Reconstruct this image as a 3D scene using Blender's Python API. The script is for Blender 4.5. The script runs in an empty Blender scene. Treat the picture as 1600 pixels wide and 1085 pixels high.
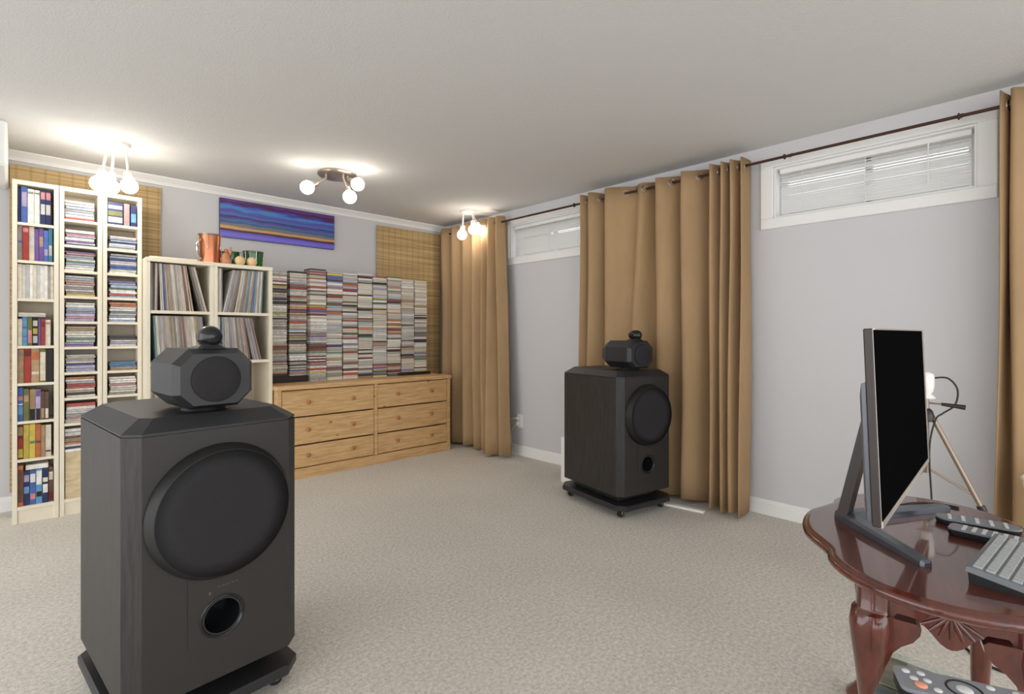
import bpy, bmesh, math, random
from mathutils import Vector, Matrix

random.seed(11)
scene = bpy.context.scene
COL = scene.collection
PI = math.pi

# ------------------------------------------------------------------ camera, world, exposure
HEAD = math.radians(46.0)                     # heading of the lens, from +X
cd = bpy.data.cameras.new('camera')
cam = bpy.data.objects.new('camera', cd)
COL.objects.link(cam)
cam.location = (0, 0, 1.12)
cam.rotation_euler = (PI / 2, 0, HEAD - PI / 2)
cd.sensor_width = 36.0
cd.lens = 802.0 / 1600 * 36
cd.shift_y = -20.5 / 1600
cd.clip_start = 0.02
scene.camera = cam

WORLD_STRENGTH = 1.0
GLOBE_STRENGTH = 6.5
wd = bpy.data.worlds.new('world')
scene.world = wd
wd.use_nodes = True
bg = wd.node_tree.nodes['Background']
bg.inputs['Color'].default_value = (0.975, 0.988, 1.0, 1)
bg.inputs['Strength'].default_value = WORLD_STRENGTH

scene.view_settings.view_transform = 'Standard'
scene.view_settings.look = 'None'
scene.view_settings.gamma = 1
scene.view_settings.use_curve_mapping = False
scene.view_settings.exposure = 1.45

# ------------------------------------------------------------------ room measures
XR = 3.35          # right wall
YB = 4.55          # back wall
ZC = 2.28          # ceiling
XL, YF = -2.6, -2.6


def y_on(px, X):
    """Y of the spot on the plane X = const seen at this column when measuring the photo."""
    u = (px - 800) / 802.0
    return X * (0.7193 - 0.6947 * u) / (0.6947 + 0.7193 * u)


# ------------------------------------------------------------------ colours and materials
def lin(c):
    c = c / 255.0
    return c / 12.92 if c <= 0.04045 else ((c + 0.055) / 1.055) ** 2.4


def rgb(r, g, b):
    return (lin(r), lin(g), lin(b), 1.0)


def new_mat(name):
    m = bpy.data.materials.new(name)
    m.use_nodes = True
    nt = m.node_tree
    return m, nt, nt.nodes['Principled BSDF']


def N(nt, kind, **inp):
    n = nt.nodes.new(kind)
    for k, v in inp.items():
        n.inputs[k.replace('_', ' ')].default_value = v
    return n


def plain(name, col, rough=0.5, metal=0.0, spec=0.5, coat=0.0, noise=None, bump=0.0, var=0.0,
          emit=None, scale=(1, 1, 1)):
    m, nt, p = new_mat(name)
    p.inputs['Base Color'].default_value = col
    p.inputs['Roughness'].default_value = rough
    p.inputs['Metallic'].default_value = metal
    p.inputs['Specular IOR Level'].default_value = spec
    p.inputs['Coat Weight'].default_value = coat
    p.inputs['Coat Roughness'].default_value = 0.08
    if noise:
        tc = nt.nodes.new('ShaderNodeTexCoord')
        mp = nt.nodes.new('ShaderNodeMapping')
        mp.inputs['Scale'].default_value = scale
        nt.links.new(tc.outputs['Object'], mp.inputs['Vector'])
        nz = N(nt, 'ShaderNodeTexNoise', Scale=noise, Detail=4.0, Roughness=0.6)
        nt.links.new(mp.outputs['Vector'], nz.inputs['Vector'])
        if var:
            rp = nt.nodes.new('ShaderNodeValToRGB')
            a, b = 1 - var, 1 + var
            rp.color_ramp.elements[0].position = 0.3
            rp.color_ramp.elements[1].position = 0.7
            rp.color_ramp.elements[0].color = (col[0] * a, col[1] * a, col[2] * a, 1)
            rp.color_ramp.elements[1].color = (min(1, col[0] * b), min(1, col[1] * b), min(1, col[2] * b), 1)
            nt.links.new(nz.outputs['Fac'], rp.inputs['Fac'])
            nt.links.new(rp.outputs['Color'], p.inputs['Base Color'])
        if bump:
            bp = N(nt, 'ShaderNodeBump', Strength=bump, Distance=0.004)
            nt.links.new(nz.outputs['Fac'], bp.inputs['Height'])
            nt.links.new(bp.outputs['Normal'], p.inputs['Normal'])
    if emit:
        p.inputs['Emission Color'].default_value = emit[0]
        p.inputs['Emission Strength'].default_value = emit[1]
    return m


def tinted(name, rough=0.4, spec=0.4, mottled=0.0, scale=(1, 1, 1), noise=30.0):
    """base colour is the colour of the object itself (each sleeve, case or book has its own)"""
    m, nt, p = new_mat(name)
    oi = nt.nodes.new('ShaderNodeObjectInfo')
    p.inputs['Roughness'].default_value = rough
    p.inputs['Specular IOR Level'].default_value = spec
    if mottled:
        tc = nt.nodes.new('ShaderNodeTexCoord')
        mp = nt.nodes.new('ShaderNodeMapping')
        mp.inputs['Scale'].default_value = scale
        ad = nt.nodes.new('ShaderNodeVectorMath')
        cb = nt.nodes.new('ShaderNodeCombineXYZ')
        ml = nt.nodes.new('ShaderNodeMath'); ml.operation = 'MULTIPLY'; ml.inputs[1].default_value = 40.0
        nt.links.new(oi.outputs['Random'], ml.inputs[0])
        nt.links.new(ml.outputs[0], cb.inputs[0]); nt.links.new(ml.outputs[0], cb.inputs[2])
        nt.links.new(tc.outputs['Object'], ad.inputs[0]); nt.links.new(cb.outputs[0], ad.inputs[1])
        nt.links.new(ad.outputs[0], mp.inputs['Vector'])
        nz = N(nt, 'ShaderNodeTexNoise', Scale=noise, Detail=2.0)
        nt.links.new(mp.outputs['Vector'], nz.inputs['Vector'])
        rp = nt.nodes.new('ShaderNodeValToRGB')
        rp.color_ramp.elements[0].position = 0.42; rp.color_ramp.elements[1].position = 0.58
        lo = 1 - mottled
        rp.color_ramp.elements[0].color = (lo, lo, lo, 1)
        rp.color_ramp.elements[1].color = (1, 1, 1, 1)
        nt.links.new(nz.outputs['Fac'], rp.inputs['Fac'])
        mx = nt.nodes.new('ShaderNodeMix'); mx.data_type = 'RGBA'; mx.blend_type = 'MULTIPLY'
        mx.inputs[0].default_value = 1.0
        nt.links.new(oi.outputs['Color'], mx.inputs[6]); nt.links.new(rp.outputs['Color'], mx.inputs[7])
        nt.links.new(mx.outputs[2], p.inputs['Base Color'])
    else:
        nt.links.new(oi.outputs['Color'], p.inputs['Base Color'])
    return m


def wood(name, dark, light, along=(1.0, 14.0, 14.0), rough=0.45, coat=0.0, knots=None, noise=4.0, bump=0.05):
    m, nt, p = new_mat(name)
    tc = nt.nodes.new('ShaderNodeTexCoord')
    mp = nt.nodes.new('ShaderNodeMapping')
    mp.inputs['Scale'].default_value = along
    nt.links.new(tc.outputs['Object'], mp.inputs['Vector'])
    nz = N(nt, 'ShaderNodeTexNoise', Scale=noise, Detail=6.0, Roughness=0.6, Distortion=0.6)
    nt.links.new(mp.outputs['Vector'], nz.inputs['Vector'])
    rp = nt.nodes.new('ShaderNodeValToRGB')
    rp.color_ramp.elements[0].position = 0.32; rp.color_ramp.elements[0].color = dark
    rp.color_ramp.elements[1].position = 0.62; rp.color_ramp.elements[1].color = light
    nt.links.new(nz.outputs['Fac'], rp.inputs['Fac'])
    out = rp.outputs['Color']
    if knots:
        mp2 = nt.nodes.new('ShaderNodeMapping'); mp2.inputs['Scale'].default_value = (3.2, 3.2, 6.0)
        nt.links.new(tc.outputs['Object'], mp2.inputs['Vector'])
        vo = N(nt, 'ShaderNodeTexVoronoi', Scale=1.6, Randomness=1.0)
        nt.links.new(mp2.outputs['Vector'], vo.inputs['Vector'])
        kr = nt.nodes.new('ShaderNodeValToRGB')
        kr.color_ramp.elements[0].position = 0.03; kr.color_ramp.elements[0].color = (1, 1, 1, 1)
        kr.color_ramp.elements[1].position = 0.11; kr.color_ramp.elements[1].color = (0, 0, 0, 1)
        nt.links.new(vo.outputs['Distance'], kr.inputs['Fac'])
        mx = nt.nodes.new('ShaderNodeMix'); mx.data_type = 'RGBA'
        nt.links.new(kr.outputs['Color'], mx.inputs[0])
        nt.links.new(out, mx.inputs[6]); mx.inputs[7].default_value = knots
        out = mx.outputs[2]
    nt.links.new(out, p.inputs['Base Color'])
    p.inputs['Roughness'].default_value = rough
    p.inputs['Coat Weight'].default_value = coat
    p.inputs['Coat Roughness'].default_value = 0.04
    if bump:
        bp = N(nt, 'ShaderNodeBump', Strength=bump, Distance=0.002)
        nt.links.new(nz.outputs['Fac'], bp.inputs['Height'])
        nt.links.new(bp.outputs['Normal'], p.inputs['Normal'])
    return m


def carpet():
    m, nt, p = new_mat('carpet')
    tc = nt.nodes.new('ShaderNodeTexCoord')
    n1 = N(nt, 'ShaderNodeTexNoise', Scale=70.0, Detail=5.0, Roughness=0.8)
    n2 = N(nt, 'ShaderNodeTexNoise', Scale=1.4, Detail=2.0)
    n3 = N(nt, 'ShaderNodeTexNoise', Scale=420.0, Detail=2.0)
    for n in (n1, n2, n3):
        nt.links.new(tc.outputs['Object'], n.inputs['Vector'])
    r1 = nt.nodes.new('ShaderNodeValToRGB')
    r1.color_ramp.elements[0].position = 0.34; r1.color_ramp.elements[0].color = rgb(197, 189, 177)
    r1.color_ramp.elements[1].position = 0.66; r1.color_ramp.elements[1].color = rgb(246, 241, 232)
    nt.links.new(n1.outputs['Fac'], r1.inputs['Fac'])
    r2 = nt.nodes.new('ShaderNodeValToRGB')
    r2.color_ramp.elements[0].position = 0.35; r2.color_ramp.elements[0].color = (0.93, 0.93, 0.93, 1)
    r2.color_ramp.elements[1].position = 0.65; r2.color_ramp.elements[1].color = (1, 1, 1, 1)
    nt.links.new(n2.outputs['Fac'], r2.inputs['Fac'])
    mx = nt.nodes.new('ShaderNodeMix'); mx.data_type = 'RGBA'; mx.blend_type = 'MULTIPLY'
    mx.inputs[0].default_value = 1.0
    nt.links.new(r1.outputs['Color'], mx.inputs[6]); nt.links.new(r2.outputs['Color'], mx.inputs[7])
    nt.links.new(mx.outputs[2], p.inputs['Base Color'])
    p.inputs['Roughness'].default_value = 0.95
    p.inputs['Specular IOR Level'].default_value = 0.1
    bp = N(nt, 'ShaderNodeBump', Strength=0.6, Distance=0.006)
    nt.links.new(n3.outputs['Fac'], bp.inputs['Height'])
    nt.links.new(bp.outputs['Normal'], p.inputs['Normal'])
    return m


def painting_mat():
    m, nt, p = new_mat('painted_canvas')
    tc = nt.nodes.new('ShaderNodeTexCoord')
    sp = nt.nodes.new('ShaderNodeSeparateXYZ')
    nt.links.new(tc.outputs['Generated'], sp.inputs[0])
    mp = nt.nodes.new('ShaderNodeMapping'); mp.inputs['Scale'].default_value = (3.0, 1, 7.0)
    nt.links.new(tc.outputs['Generated'], mp.inputs['Vector'])
    nz = N(nt, 'ShaderNodeTexNoise', Scale=1.3, Detail=5.0, Roughness=0.6)
    nt.links.new(mp.outputs['Vector'], nz.inputs['Vector'])
    k = nt.nodes.new('ShaderNodeMath'); k.operation = 'MULTIPLY_ADD'
    k.inputs[1].default_value = 0.44; k.inputs[2].default_value = -0.22
    nt.links.new(nz.outputs['Fac'], k.inputs[0])
    # less wobble low down where the shore runs straight
    kk = nt.nodes.new('ShaderNodeMath'); kk.operation = 'MULTIPLY'
    nt.links.new(k.outputs[0], kk.inputs[0]); nt.links.new(sp.outputs['Z'], kk.inputs[1])
    tl = nt.nodes.new('ShaderNodeMath'); tl.operation = 'MULTIPLY_ADD'
    tl.inputs[1].default_value = 0.08; tl.inputs[2].default_value = 0.0
    nt.links.new(sp.outputs['X'], tl.inputs[0])
    t2 = nt.nodes.new('ShaderNodeMath'); t2.operation = 'MULTIPLY'
    nt.links.new(tl.outputs[0], t2.inputs[0]); nt.links.new(sp.outputs['Z'], t2.inputs[1])
    a = nt.nodes.new('ShaderNodeMath'); a.operation = 'ADD'
    nt.links.new(sp.outputs['Z'], a.inputs[0]); nt.links.new(kk.outputs[0], a.inputs[1])
    a2 = nt.nodes.new('ShaderNodeMath'); a2.operation = 'ADD'
    nt.links.new(a.outputs[0], a2.inputs[0]); nt.links.new(t2.outputs[0], a2.inputs[1])
    rp = nt.nodes.new('ShaderNodeValToRGB')
    cr = rp.color_ramp
    stops = [(0.0, (104, 88, 190)), (0.07, (120, 112, 214)), (0.155, (98, 84, 196)), (0.175, (62, 34, 44)),
             (0.215, (70, 42, 48)), (0.235, (196, 146, 96)), (0.29, (206, 160, 108)), (0.315, (120, 116, 112)),
             (0.37, (112, 118, 128)), (0.40, (56, 78, 130)), (0.45, (60, 112, 158)), (0.50, (92, 66, 150)),
             (0.55, (44, 50, 104)), (0.60, (62, 118, 172)), (0.66, (96, 70, 164)), (0.71, (58, 92, 168)),
             (0.76, (72, 140, 186)), (0.81, (82, 98, 200)), (0.86, (58, 62, 150)), (0.89, (86, 40, 104)),
             (0.95, (70, 28, 66)), (1.0, (92, 52, 128))]
    while len(cr.elements) < len(stops):
        cr.elements.new(0.5)
    for e, (pos, c) in zip(cr.elements, stops):
        e.position = pos; e.color = rgb(*c)
    nt.links.new(a2.outputs[0], rp.inputs['Fac'])
    nt.links.new(rp.outputs['Color'], p.inputs['Base Color'])
    p.inputs['Roughness'].default_value = 0.45
    return m


def bamboo_mat():
    m, nt, p = new_mat('woven_bamboo')
    tc = nt.nodes.new('ShaderNodeTexCoord')
    mp = nt.nodes.new('ShaderNodeMapping'); mp.inputs['Scale'].default_value = (1.5, 1, 110.0)
    nt.links.new(tc.outputs['Object'], mp.inputs['Vector'])
    n1 = N(nt, 'ShaderNodeTexNoise', Scale=1.0, Detail=3.0)
    nt.links.new(mp.outputs['Vector'], n1.inputs['Vector'])
    rp = nt.nodes.new('ShaderNodeValToRGB')
    rp.color_ramp.elements[0].position = 0.3; rp.color_ramp.elements[0].color = rgb(156, 128, 84)
    rp.color_ramp.elements[1].position = 0.7; rp.color_ramp.elements[1].color = rgb(206, 178, 128)
    nt.links.new(n1.outputs['Fac'], rp.inputs['Fac'])
    wv = N(nt, 'ShaderNodeTexWave', Scale=4.6, Distortion=0.3)
    wv.wave_profile = 'SIN'; wv.bands_direction = 'X'
    nt.links.new(tc.outputs['Object'], wv.inputs['Vector'])
    wr = nt.nodes.new('ShaderNodeValToRGB')
    wr.color_ramp.elements[0].position = 0.0; wr.color_ramp.elements[0].color = (0.84, 0.81, 0.77, 1)
    wr.color_ramp.elements[1].position = 0.18; wr.color_ramp.elements[1].color = (1, 1, 1, 1)
    nt.links.new(wv.outputs['Fac'], wr.inputs['Fac'])
    mx = nt.nodes.new('ShaderNodeMix'); mx.data_type = 'RGBA'; mx.blend_type = 'MULTIPLY'
    mx.inputs[0].default_value = 1.0
    nt.links.new(rp.outputs['Color'], mx.inputs[6]); nt.links.new(wr.outputs['Color'], mx.inputs[7])
    nt.links.new(mx.outputs[2], p.inputs['Base Color'])
    p.inputs['Roughness'].default_value = 0.7
    bp = N(nt, 'ShaderNodeBump', Strength=0.5, Distance=0.002)
    nt.links.new(n1.outputs['Fac'], bp.inputs['Height'])
    nt.links.new(bp.outputs['Normal'], p.inputs['Normal'])
    return m


def glass_mat(name='window_glass', tint=(1, 1, 1, 1)):
    m = bpy.data.materials.new(name); m.use_nodes = True
    nt = m.node_tree; nt.nodes.clear()
    o = nt.nodes.new('ShaderNodeOutputMaterial')
    t = nt.nodes.new('ShaderNodeBsdfTransparent'); t.inputs[0].default_value = tint
    g = nt.nodes.new('ShaderNodeBsdfGlossy'); g.inputs['Roughness'].default_value = 0.02
    f = nt.nodes.new('ShaderNodeFresnel'); f.inputs['IOR'].default_value = 1.45
    mx = nt.nodes.new('ShaderNodeMixShader')
    ge = nt.nodes.new('ShaderNodeNewGeometry')          # mirror only where light enters the sheet, not on its way out
    iv = nt.nodes.new('ShaderNodeMath'); iv.operation = 'SUBTRACT'; iv.inputs[0].default_value = 1.0
    nt.links.new(ge.outputs['Backfacing'], iv.inputs[1])
    ml = nt.nodes.new('ShaderNodeMath'); ml.operation = 'MULTIPLY'
    nt.links.new(f.outputs[0], ml.inputs[0]); nt.links.new(iv.outputs[0], ml.inputs[1])
    nt.links.new(ml.outputs[0], mx.inputs[0]); nt.links.new(t.outputs[0], mx.inputs[1])
    nt.links.new(g.outputs[0], mx.inputs[2]); nt.links.new(mx.outputs[0], o.inputs['Surface'])
    return m


M = {
    'wall': plain('painted_wall', rgb(205, 204, 206), 0.85, spec=0.2, noise=180, bump=0.08),
    'ceiling': plain('stippled_ceiling', rgb(215, 214, 212), 0.95, spec=0.1, noise=130, bump=0.55),
    'carpet': carpet(),
    'trim': plain('white_trim', rgb(236, 235, 233), 0.45),
    'cream': plain('cream_laminate', rgb(233, 224, 203), 0.5, noise=6, var=0.04),
    'cream_back': plain('cream_backing', rgb(214, 203, 184), 0.7),
    'ash': wood('black_ash', rgb(25, 22, 21), rgb(46, 42, 39), along=(26, 26, 2.2), rough=0.5, noise=3, bump=0.12),
    'lid': plain('black_lacquer', rgb(37, 37, 40), 0.42, noise=60, bump=0.04),
    'baffle': plain('black_baffle', rgb(41, 38, 36), 0.48, noise=160, bump=0.06),
    'cloth': plain('speaker_cloth', rgb(49, 48, 50), 0.9, spec=0.15, noise=500, bump=0.4, var=0.15),
    'rubber': plain('black_rubber', rgb(18, 17, 17), 0.6),
    'gloss_black': plain('gloss_black', rgb(22, 24, 27), 0.14),
    'pine': wood('pine', rgb(194, 150, 98), rgb(224, 186, 134), along=(1.3, 12, 16), knots=rgb(132, 80, 42), rough=0.42),
    'knob': plain('turned_pine_knob', rgb(176, 116, 72), 0.4),
    'curtain': plain('tan_velvet', rgb(170, 141, 106), 0.9, spec=0.15, noise=9, var=0.07, bump=0.15, scale=(1, 1, .3)),
    'bronze': plain('dark_bronze', rgb(74, 50, 40), 0.38, metal=0.7),
    'nickel': plain('brushed_nickel', rgb(168, 156, 146), 0.3, metal=0.9),
    'chrome': plain('chrome', rgb(214, 212, 208), 0.12, metal=1.0),
    'white_metal': plain('white_metal', rgb(238, 234, 226), 0.4),
    'globe': plain('lit_globe', rgb(255, 250, 240), 0.3, emit=((1.0, 0.93, 0.82, 1), GLOBE_STRENGTH)),
    'globe_bright': plain('bright_globe', rgb(255, 250, 240), 0.3, emit=((1.0, 0.95, 0.86, 1), GLOBE_STRENGTH * 1.8)),
    'bamboo': bamboo_mat(),
    'painting': painting_mat(),
    'canvas_edge': plain('canvas_edge', rgb(58, 50, 74), 0.7),
    'glass': glass_mat(),
    'faint_print': plain('faint_print', rgb(92, 88, 84), 0.5),
    'concrete': plain('concrete', rgb(150, 150, 150), 0.9, noise=20, var=0.1),
    'slat': plain('blind_slat', rgb(232, 232, 230), 0.45),
    'mahogany': wood('mahogany', rgb(72, 25, 14), rgb(96, 38, 22), along=(1.0, 22, 8), rough=0.3, coat=1.0, noise=2.0, bump=0.0),
    'screen': plain('dark_screen', rgb(11, 11, 12), 0.6, spec=0.0),
    'silver': plain('silver_plastic', rgb(190, 182, 172), 0.32, metal=0.5),
    'dark_plastic': plain('dark_plastic', rgb(42, 30, 27), 0.35),
    'stand': plain('gunmetal', rgb(92, 96, 104), 0.3, metal=0.6),
    'key': plain('key_grey', rgb(168, 172, 174), 0.45),
    'kbody': plain('keyboard_grey', rgb(120, 126, 130), 0.4),
    'remote': plain('remote_grey', rgb(126, 128, 134), 0.4),
    'button': plain('pale_button', rgb(206, 206, 206), 0.4),
    'orange': plain('orange_button', rgb(226, 150, 122), 0.4),
    'white_plastic': plain('white_plastic', rgb(240, 238, 234), 0.35),
    'cable_white': plain('white_cable', rgb(224, 212, 198), 0.5),
    'cable_black': plain('black_cable', rgb(34, 28, 26), 0.5),
    'tube': plain('champagne_tube', rgb(150, 134, 118), 0.32, metal=0.6),
    'plank': wood('grey_brown_plank', rgb(104, 92, 80), rgb(150, 134, 116), along=(16, 1.6, 16), rough=0.35, noise=4),
    'plank2': wood('slate_plank', rgb(92, 92, 98), rgb(124, 122, 124), along=(16, 1.6, 16), rough=0.3, noise=4),
    'dark_wood': wood('dark_wood', rgb(34, 26, 22), rgb(58, 44, 36), along=(9, 9, 2), rough=0.4),
    'sheet_glass': glass_mat('sheet_glass', (0.93, 0.97, 0.96, 1)),
    'copper': plain('copper', rgb(196, 124, 90), 0.25, metal=0.85, noise=5, var=0.15),
    'green': plain('green_lacquer', rgb(20, 92, 40), 0.15, coat=0.8),
    'tan_ball': plain('tan_gourd', rgb(222, 192, 146), 0.55, noise=12, var=0.12),
    'skin': plain('drum_skin', rgb(230, 218, 192), 0.6),
    'tinted_case': tinted('cd_spine', 0.35, 0.4, mottled=0.2, scale=(1.0, 1.0, 0.25), noise=38.0),
    'tinted_sleeve': tinted('record_spine', 0.65, 0.25, mottled=0.22, scale=(1, 1, 0.35), noise=22.0),
    'tinted_book': tinted('book_cloth', 0.5, 0.35, mottled=0.16, scale=(1, 1, 1.0), noise=26.0),
    'pages': plain('paper', rgb(228, 220, 200), 0.8),
    'box': wood('pale_box', rgb(196, 176, 138), rgb(222, 204, 168), along=(3, 3, 9), rough=0.7),
    'black_box': plain('black_tray', rgb(40, 30, 28), 0.5),
    'figure': plain('clay', rgb(196, 132, 92), 0.5, noise=14, var=0.3),
}


# ------------------------------------------------------------------ mesh helpers
def finish(bm, smooth=False):
    bmesh.ops.recalc_face_normals(bm, faces=bm.faces[:])
    if smooth:
        for f in bm.faces:
            f.smooth = True
    return bm


def obj(name, bm, mat, parent=None, loc=None, smooth=False, auto=None):
    finish(bm, smooth)
    me = bpy.data.meshes.new(name)
    bm.to_mesh(me); bm.free()
    for mm in (mat if isinstance(mat, (list, tuple)) else [mat]):
        me.materials.append(mm)
    if auto is not None:
        for p in me.polygons:
            p.use_smooth = True
        me.set_sharp_from_angle(angle=math.radians(auto))
    o = bpy.data.objects.new(name, me)
    COL.objects.link(o)
    if parent is not None:
        o.parent = parent
    if loc is not None:
        o.location = loc
    return o


def tag(o, label, cat, group=None):
    o['label'] = label
    o['category'] = cat
    if group:
        o['group'] = group
    return o


def thing(name, label, cat, loc=(0, 0, 0), rz=0.0, group=None):
    o = bpy.data.objects.new(name, None)
    o.empty_display_size = 0.05
    COL.objects.link(o)
    o.location = loc
    o.rotation_euler = (0, 0, rz)
    return tag(o, label, cat, group)


def struct(name, bm, mat, auto=None):
    o = obj(name, bm, mat, auto=auto)
    o['kind'] = 'structure'
    return o


def box(bm, lo, hi, bevel=0.0, mtx=None, seg=1):
    vs = [bm.verts.new((x, y, z)) for x in (lo[0], hi[0]) for y in (lo[1], hi[1]) for z in (lo[2], hi[2])]
    idx = [(0, 1, 3, 2), (4, 6, 7, 5), (0, 4, 5, 1), (2, 3, 7, 6), (0, 2, 6, 4), (1, 5, 7, 3)]
    fs = [bm.faces.new([vs[i] for i in f]) for f in idx]
    if bevel:
        es = list({e for f in fs for e in f.edges})
        r = bmesh.ops.bevel(bm, geom=es, offset=bevel, segments=seg, affect='EDGES', profile=0.5)
        vs = list({v for f in r['faces'] for v in f.verts} | {v for v in vs if v.is_valid})
    if mtx is not None:
        for v in vs:
            v.co = mtx @ v.co
    return bm


def B(lo, hi, bevel=0.0, mtx=None, seg=1):
    return box(bmesh.new(), lo, hi, bevel, mtx, seg)


def loft(bm, rings, cap0=True, cap1=True):
    vr = [[bm.verts.new(p) for p in r] for r in rings]
    n = len(vr[0])
    for a, b in zip(vr, vr[1:]):
        for i in range(n):
            j = (i + 1) % n
            bm.faces.new((a[i], a[j], b[j], b[i]))
    if cap0:
        bm.faces.new(vr[0][::-1])
    if cap1:
        bm.faces.new(vr[-1])
    return bm


def frame_of(axis):
    w = Vector(axis).normalized()
    u = w.orthogonal().normalized()
    v = w.cross(u)
    return u, v, w


def lathe(bm, prof, org, axis=(0, 0, 1), n=24, cap0=True, cap1=True):
    """prof: list of (radius, distance along the axis)"""
    u, v, w = frame_of(axis)
    org = Vector(org)
    rings = []
    for r, h in prof:
        rings.append([org + w * h + (u * math.cos(2 * PI * i / n) + v * math.sin(2 * PI * i / n)) * max(r, 1e-5)
                      for i in range(n)])
    return loft(bm, rings, cap0, cap1)


def sphere_prof(r, k=10, a0=-90, a1=90):
    out = []
    for i in range(k + 1):
        a = math.radians(a0 + (a1 - a0) * i / k)
        out.append((r * math.cos(a), r * math.sin(a)))
    return out


def tube(bm, pts, r, n=8, rr=None):
    pts = [Vector(p) for p in pts]
    rings = []
    prev = None
    for i, p in enumerate(pts):
        d = (pts[min(i + 1, len(pts) - 1)] - pts[max(i - 1, 0)]).normalized()
        if prev is None:
            u = d.orthogonal().normalized()
        else:
            u = (prev - d * prev.dot(d)).normalized()
        prev = u
        v = d.cross(u)
        q = rr[i] if rr else r
        rings.append([p + (u * math.cos(2 * PI * k / n) + v * math.sin(2 * PI * k / n)) * q for k in range(n)])
    return loft(bm, rings)


def smooth_path(pts, k=8, closed=False):
    pts = [Vector(p) for p in pts]
    n = len(pts)
    out = []
    rng = n if closed else n - 1
    for i in range(rng):
        if closed:
            p0, p1, p2, p3 = pts[(i - 1) % n], pts[i], pts[(i + 1) % n], pts[(i + 2) % n]
        else:
            p0, p1, p2, p3 = pts[max(i - 1, 0)], pts[i], pts[i + 1], pts[min(i + 2, n - 1)]
        for j in range(k):
            t = j / k
            out.append(0.5 * ((2 * p1) + (p2 - p0) * t + (2 * p0 - 5 * p1 + 4 * p2 - p3) * t * t
                              + (3 * p1 - p0 - 3 * p2 + p3) * t ** 3))
    if not closed:
        out.append(pts[-1])
    return out


def torus(bm, org, axis, R, r, n=20, m=8):
    u, v, w = frame_of(axis)
    org = Vector(org)
    rings = []
    for i in range(n):
        a = 2 * PI * i / n
        d = u * math.cos(a) + v * math.sin(a)
        rings.append([bm.verts.new(org + d * (R + r * math.cos(2 * PI * k / m)) + w * (r * math.sin(2 * PI * k / m)))
                      for k in range(m)])
    for i in range(n):
        a, b = rings[i], rings[(i + 1) % n]
        for k in range(m):
            l = (k + 1) % m
            bm.faces.new((a[k], a[l], b[l], b[k]))
    return bm


def plate_with_hole(bm, outer, hole, y0, y1):
    """flat plate in the local xz plane between y0 (front) and y1 with a hole right through"""
    def fill(y):
        vo = [bm.verts.new((x, y, z)) for x, z in outer]
        vh = [bm.verts.new((x, y, z)) for x, z in hole]
        es = [bm.edges.new((vo[i], vo[(i + 1) % len(vo)])) for i in range(len(vo))]
        es += [bm.edges.new((vh[i], vh[(i + 1) % len(vh)])) for i in range(len(vh))]
        bmesh.ops.triangle_fill(bm, use_beauty=True, use_dissolve=False, edges=es)
        return vo, vh
    a, ah = fill(y0)
    if y1 is not None:
        b, bh = fill(y1)
        for p, q in ((a, b), (ah, bh)):
            for i in range(len(p)):
                j = (i + 1) % len(p)
                bm.faces.new((p[i], p[j], q[j], q[i]))
    return bm


ORD = ['first', 'second', 'third', 'fourth', 'fifth', 'sixth', 'seventh', 'eighth', 'ninth', 'tenth', 'eleventh',
       'twelfth', 'thirteenth', 'fourteenth', 'fifteenth', 'sixteenth', 'seventeenth', 'eighteenth', 'nineteenth']
TENS = {2: ('twenty', 'twentieth'), 3: ('thirty', 'thirtieth'), 4: ('forty', 'fortieth'), 5: ('fifty', 'fiftieth'),
        6: ('sixty', 'sixtieth'), 7: ('seventy', 'seventieth'), 8: ('eighty', 'eightieth'), 9: ('ninety', 'ninetieth')}


def ordinal(n):
    if n < 20:
        return ORD[n - 1]
    t, u = divmod(n, 10)
    return TENS[t][1] if u == 0 else TENS[t][0] + '-' + ORD[u - 1]


# ================================================================== the setting
struct('floor', B((XL, YF, -0.1), (XR + 0.2, YB + 0.2, 0)), M['carpet'])
struct('ceiling', B((XL, YF, ZC), (XR + 0.2, YB + 0.2, ZC + 0.12)), M['ceiling'])
struct('wall_back', B((XL, YB, 0), (XR + 0.2, YB + 0.2, ZC)), M['wall'])

WIN = [(0.225, 1.150), (2.585, 3.494)]           # window openings in the right wall (Y)
WZ0, WZ1 = 1.832, 2.140
bm = bmesh.new()
ys = [YF, WIN[0][0], WIN[0][1], WIN[1][0], WIN[1][1], YB]
for i in range(5):
    if i in (1, 3):
        box(bm, (XR, ys[i], 0), (XR + 0.2, ys[i + 1], WZ0))
        box(bm, (XR, ys[i], WZ1), (XR + 0.2, ys[i + 1], ZC))
    else:
        box(bm, (XR, ys[i], 0), (XR + 0.2, ys[i + 1], ZC))
struct('wall_right', bm, M['wall'])


def baseboard(bm, p0, p1, inward):
    """moulded skirting between two floor points"""
    prof = [(0, 0), (0.014, 0), (0.014, 0.062), (0.009, 0.07), (0.009, 0.078), (0.006, 0.09), (0, 0.092)]
    w = Vector(inward)
    rings = [[Vector(p) + w * a + Vector((0, 0, b)) for a, b in prof] for p in (p0, p1)]
    return loft(bm, rings)


struct('baseboard_right', baseboard(bmesh.new(), (XR, YF, 0), (XR, YB, 0), (-1, 0, 0)), M['trim'])
struct('baseboard_back', baseboard(bmesh.new(), (XL, YB, 0), (XR - 0.015, YB, 0), (0, -1, 0)), M['trim'])

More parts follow.
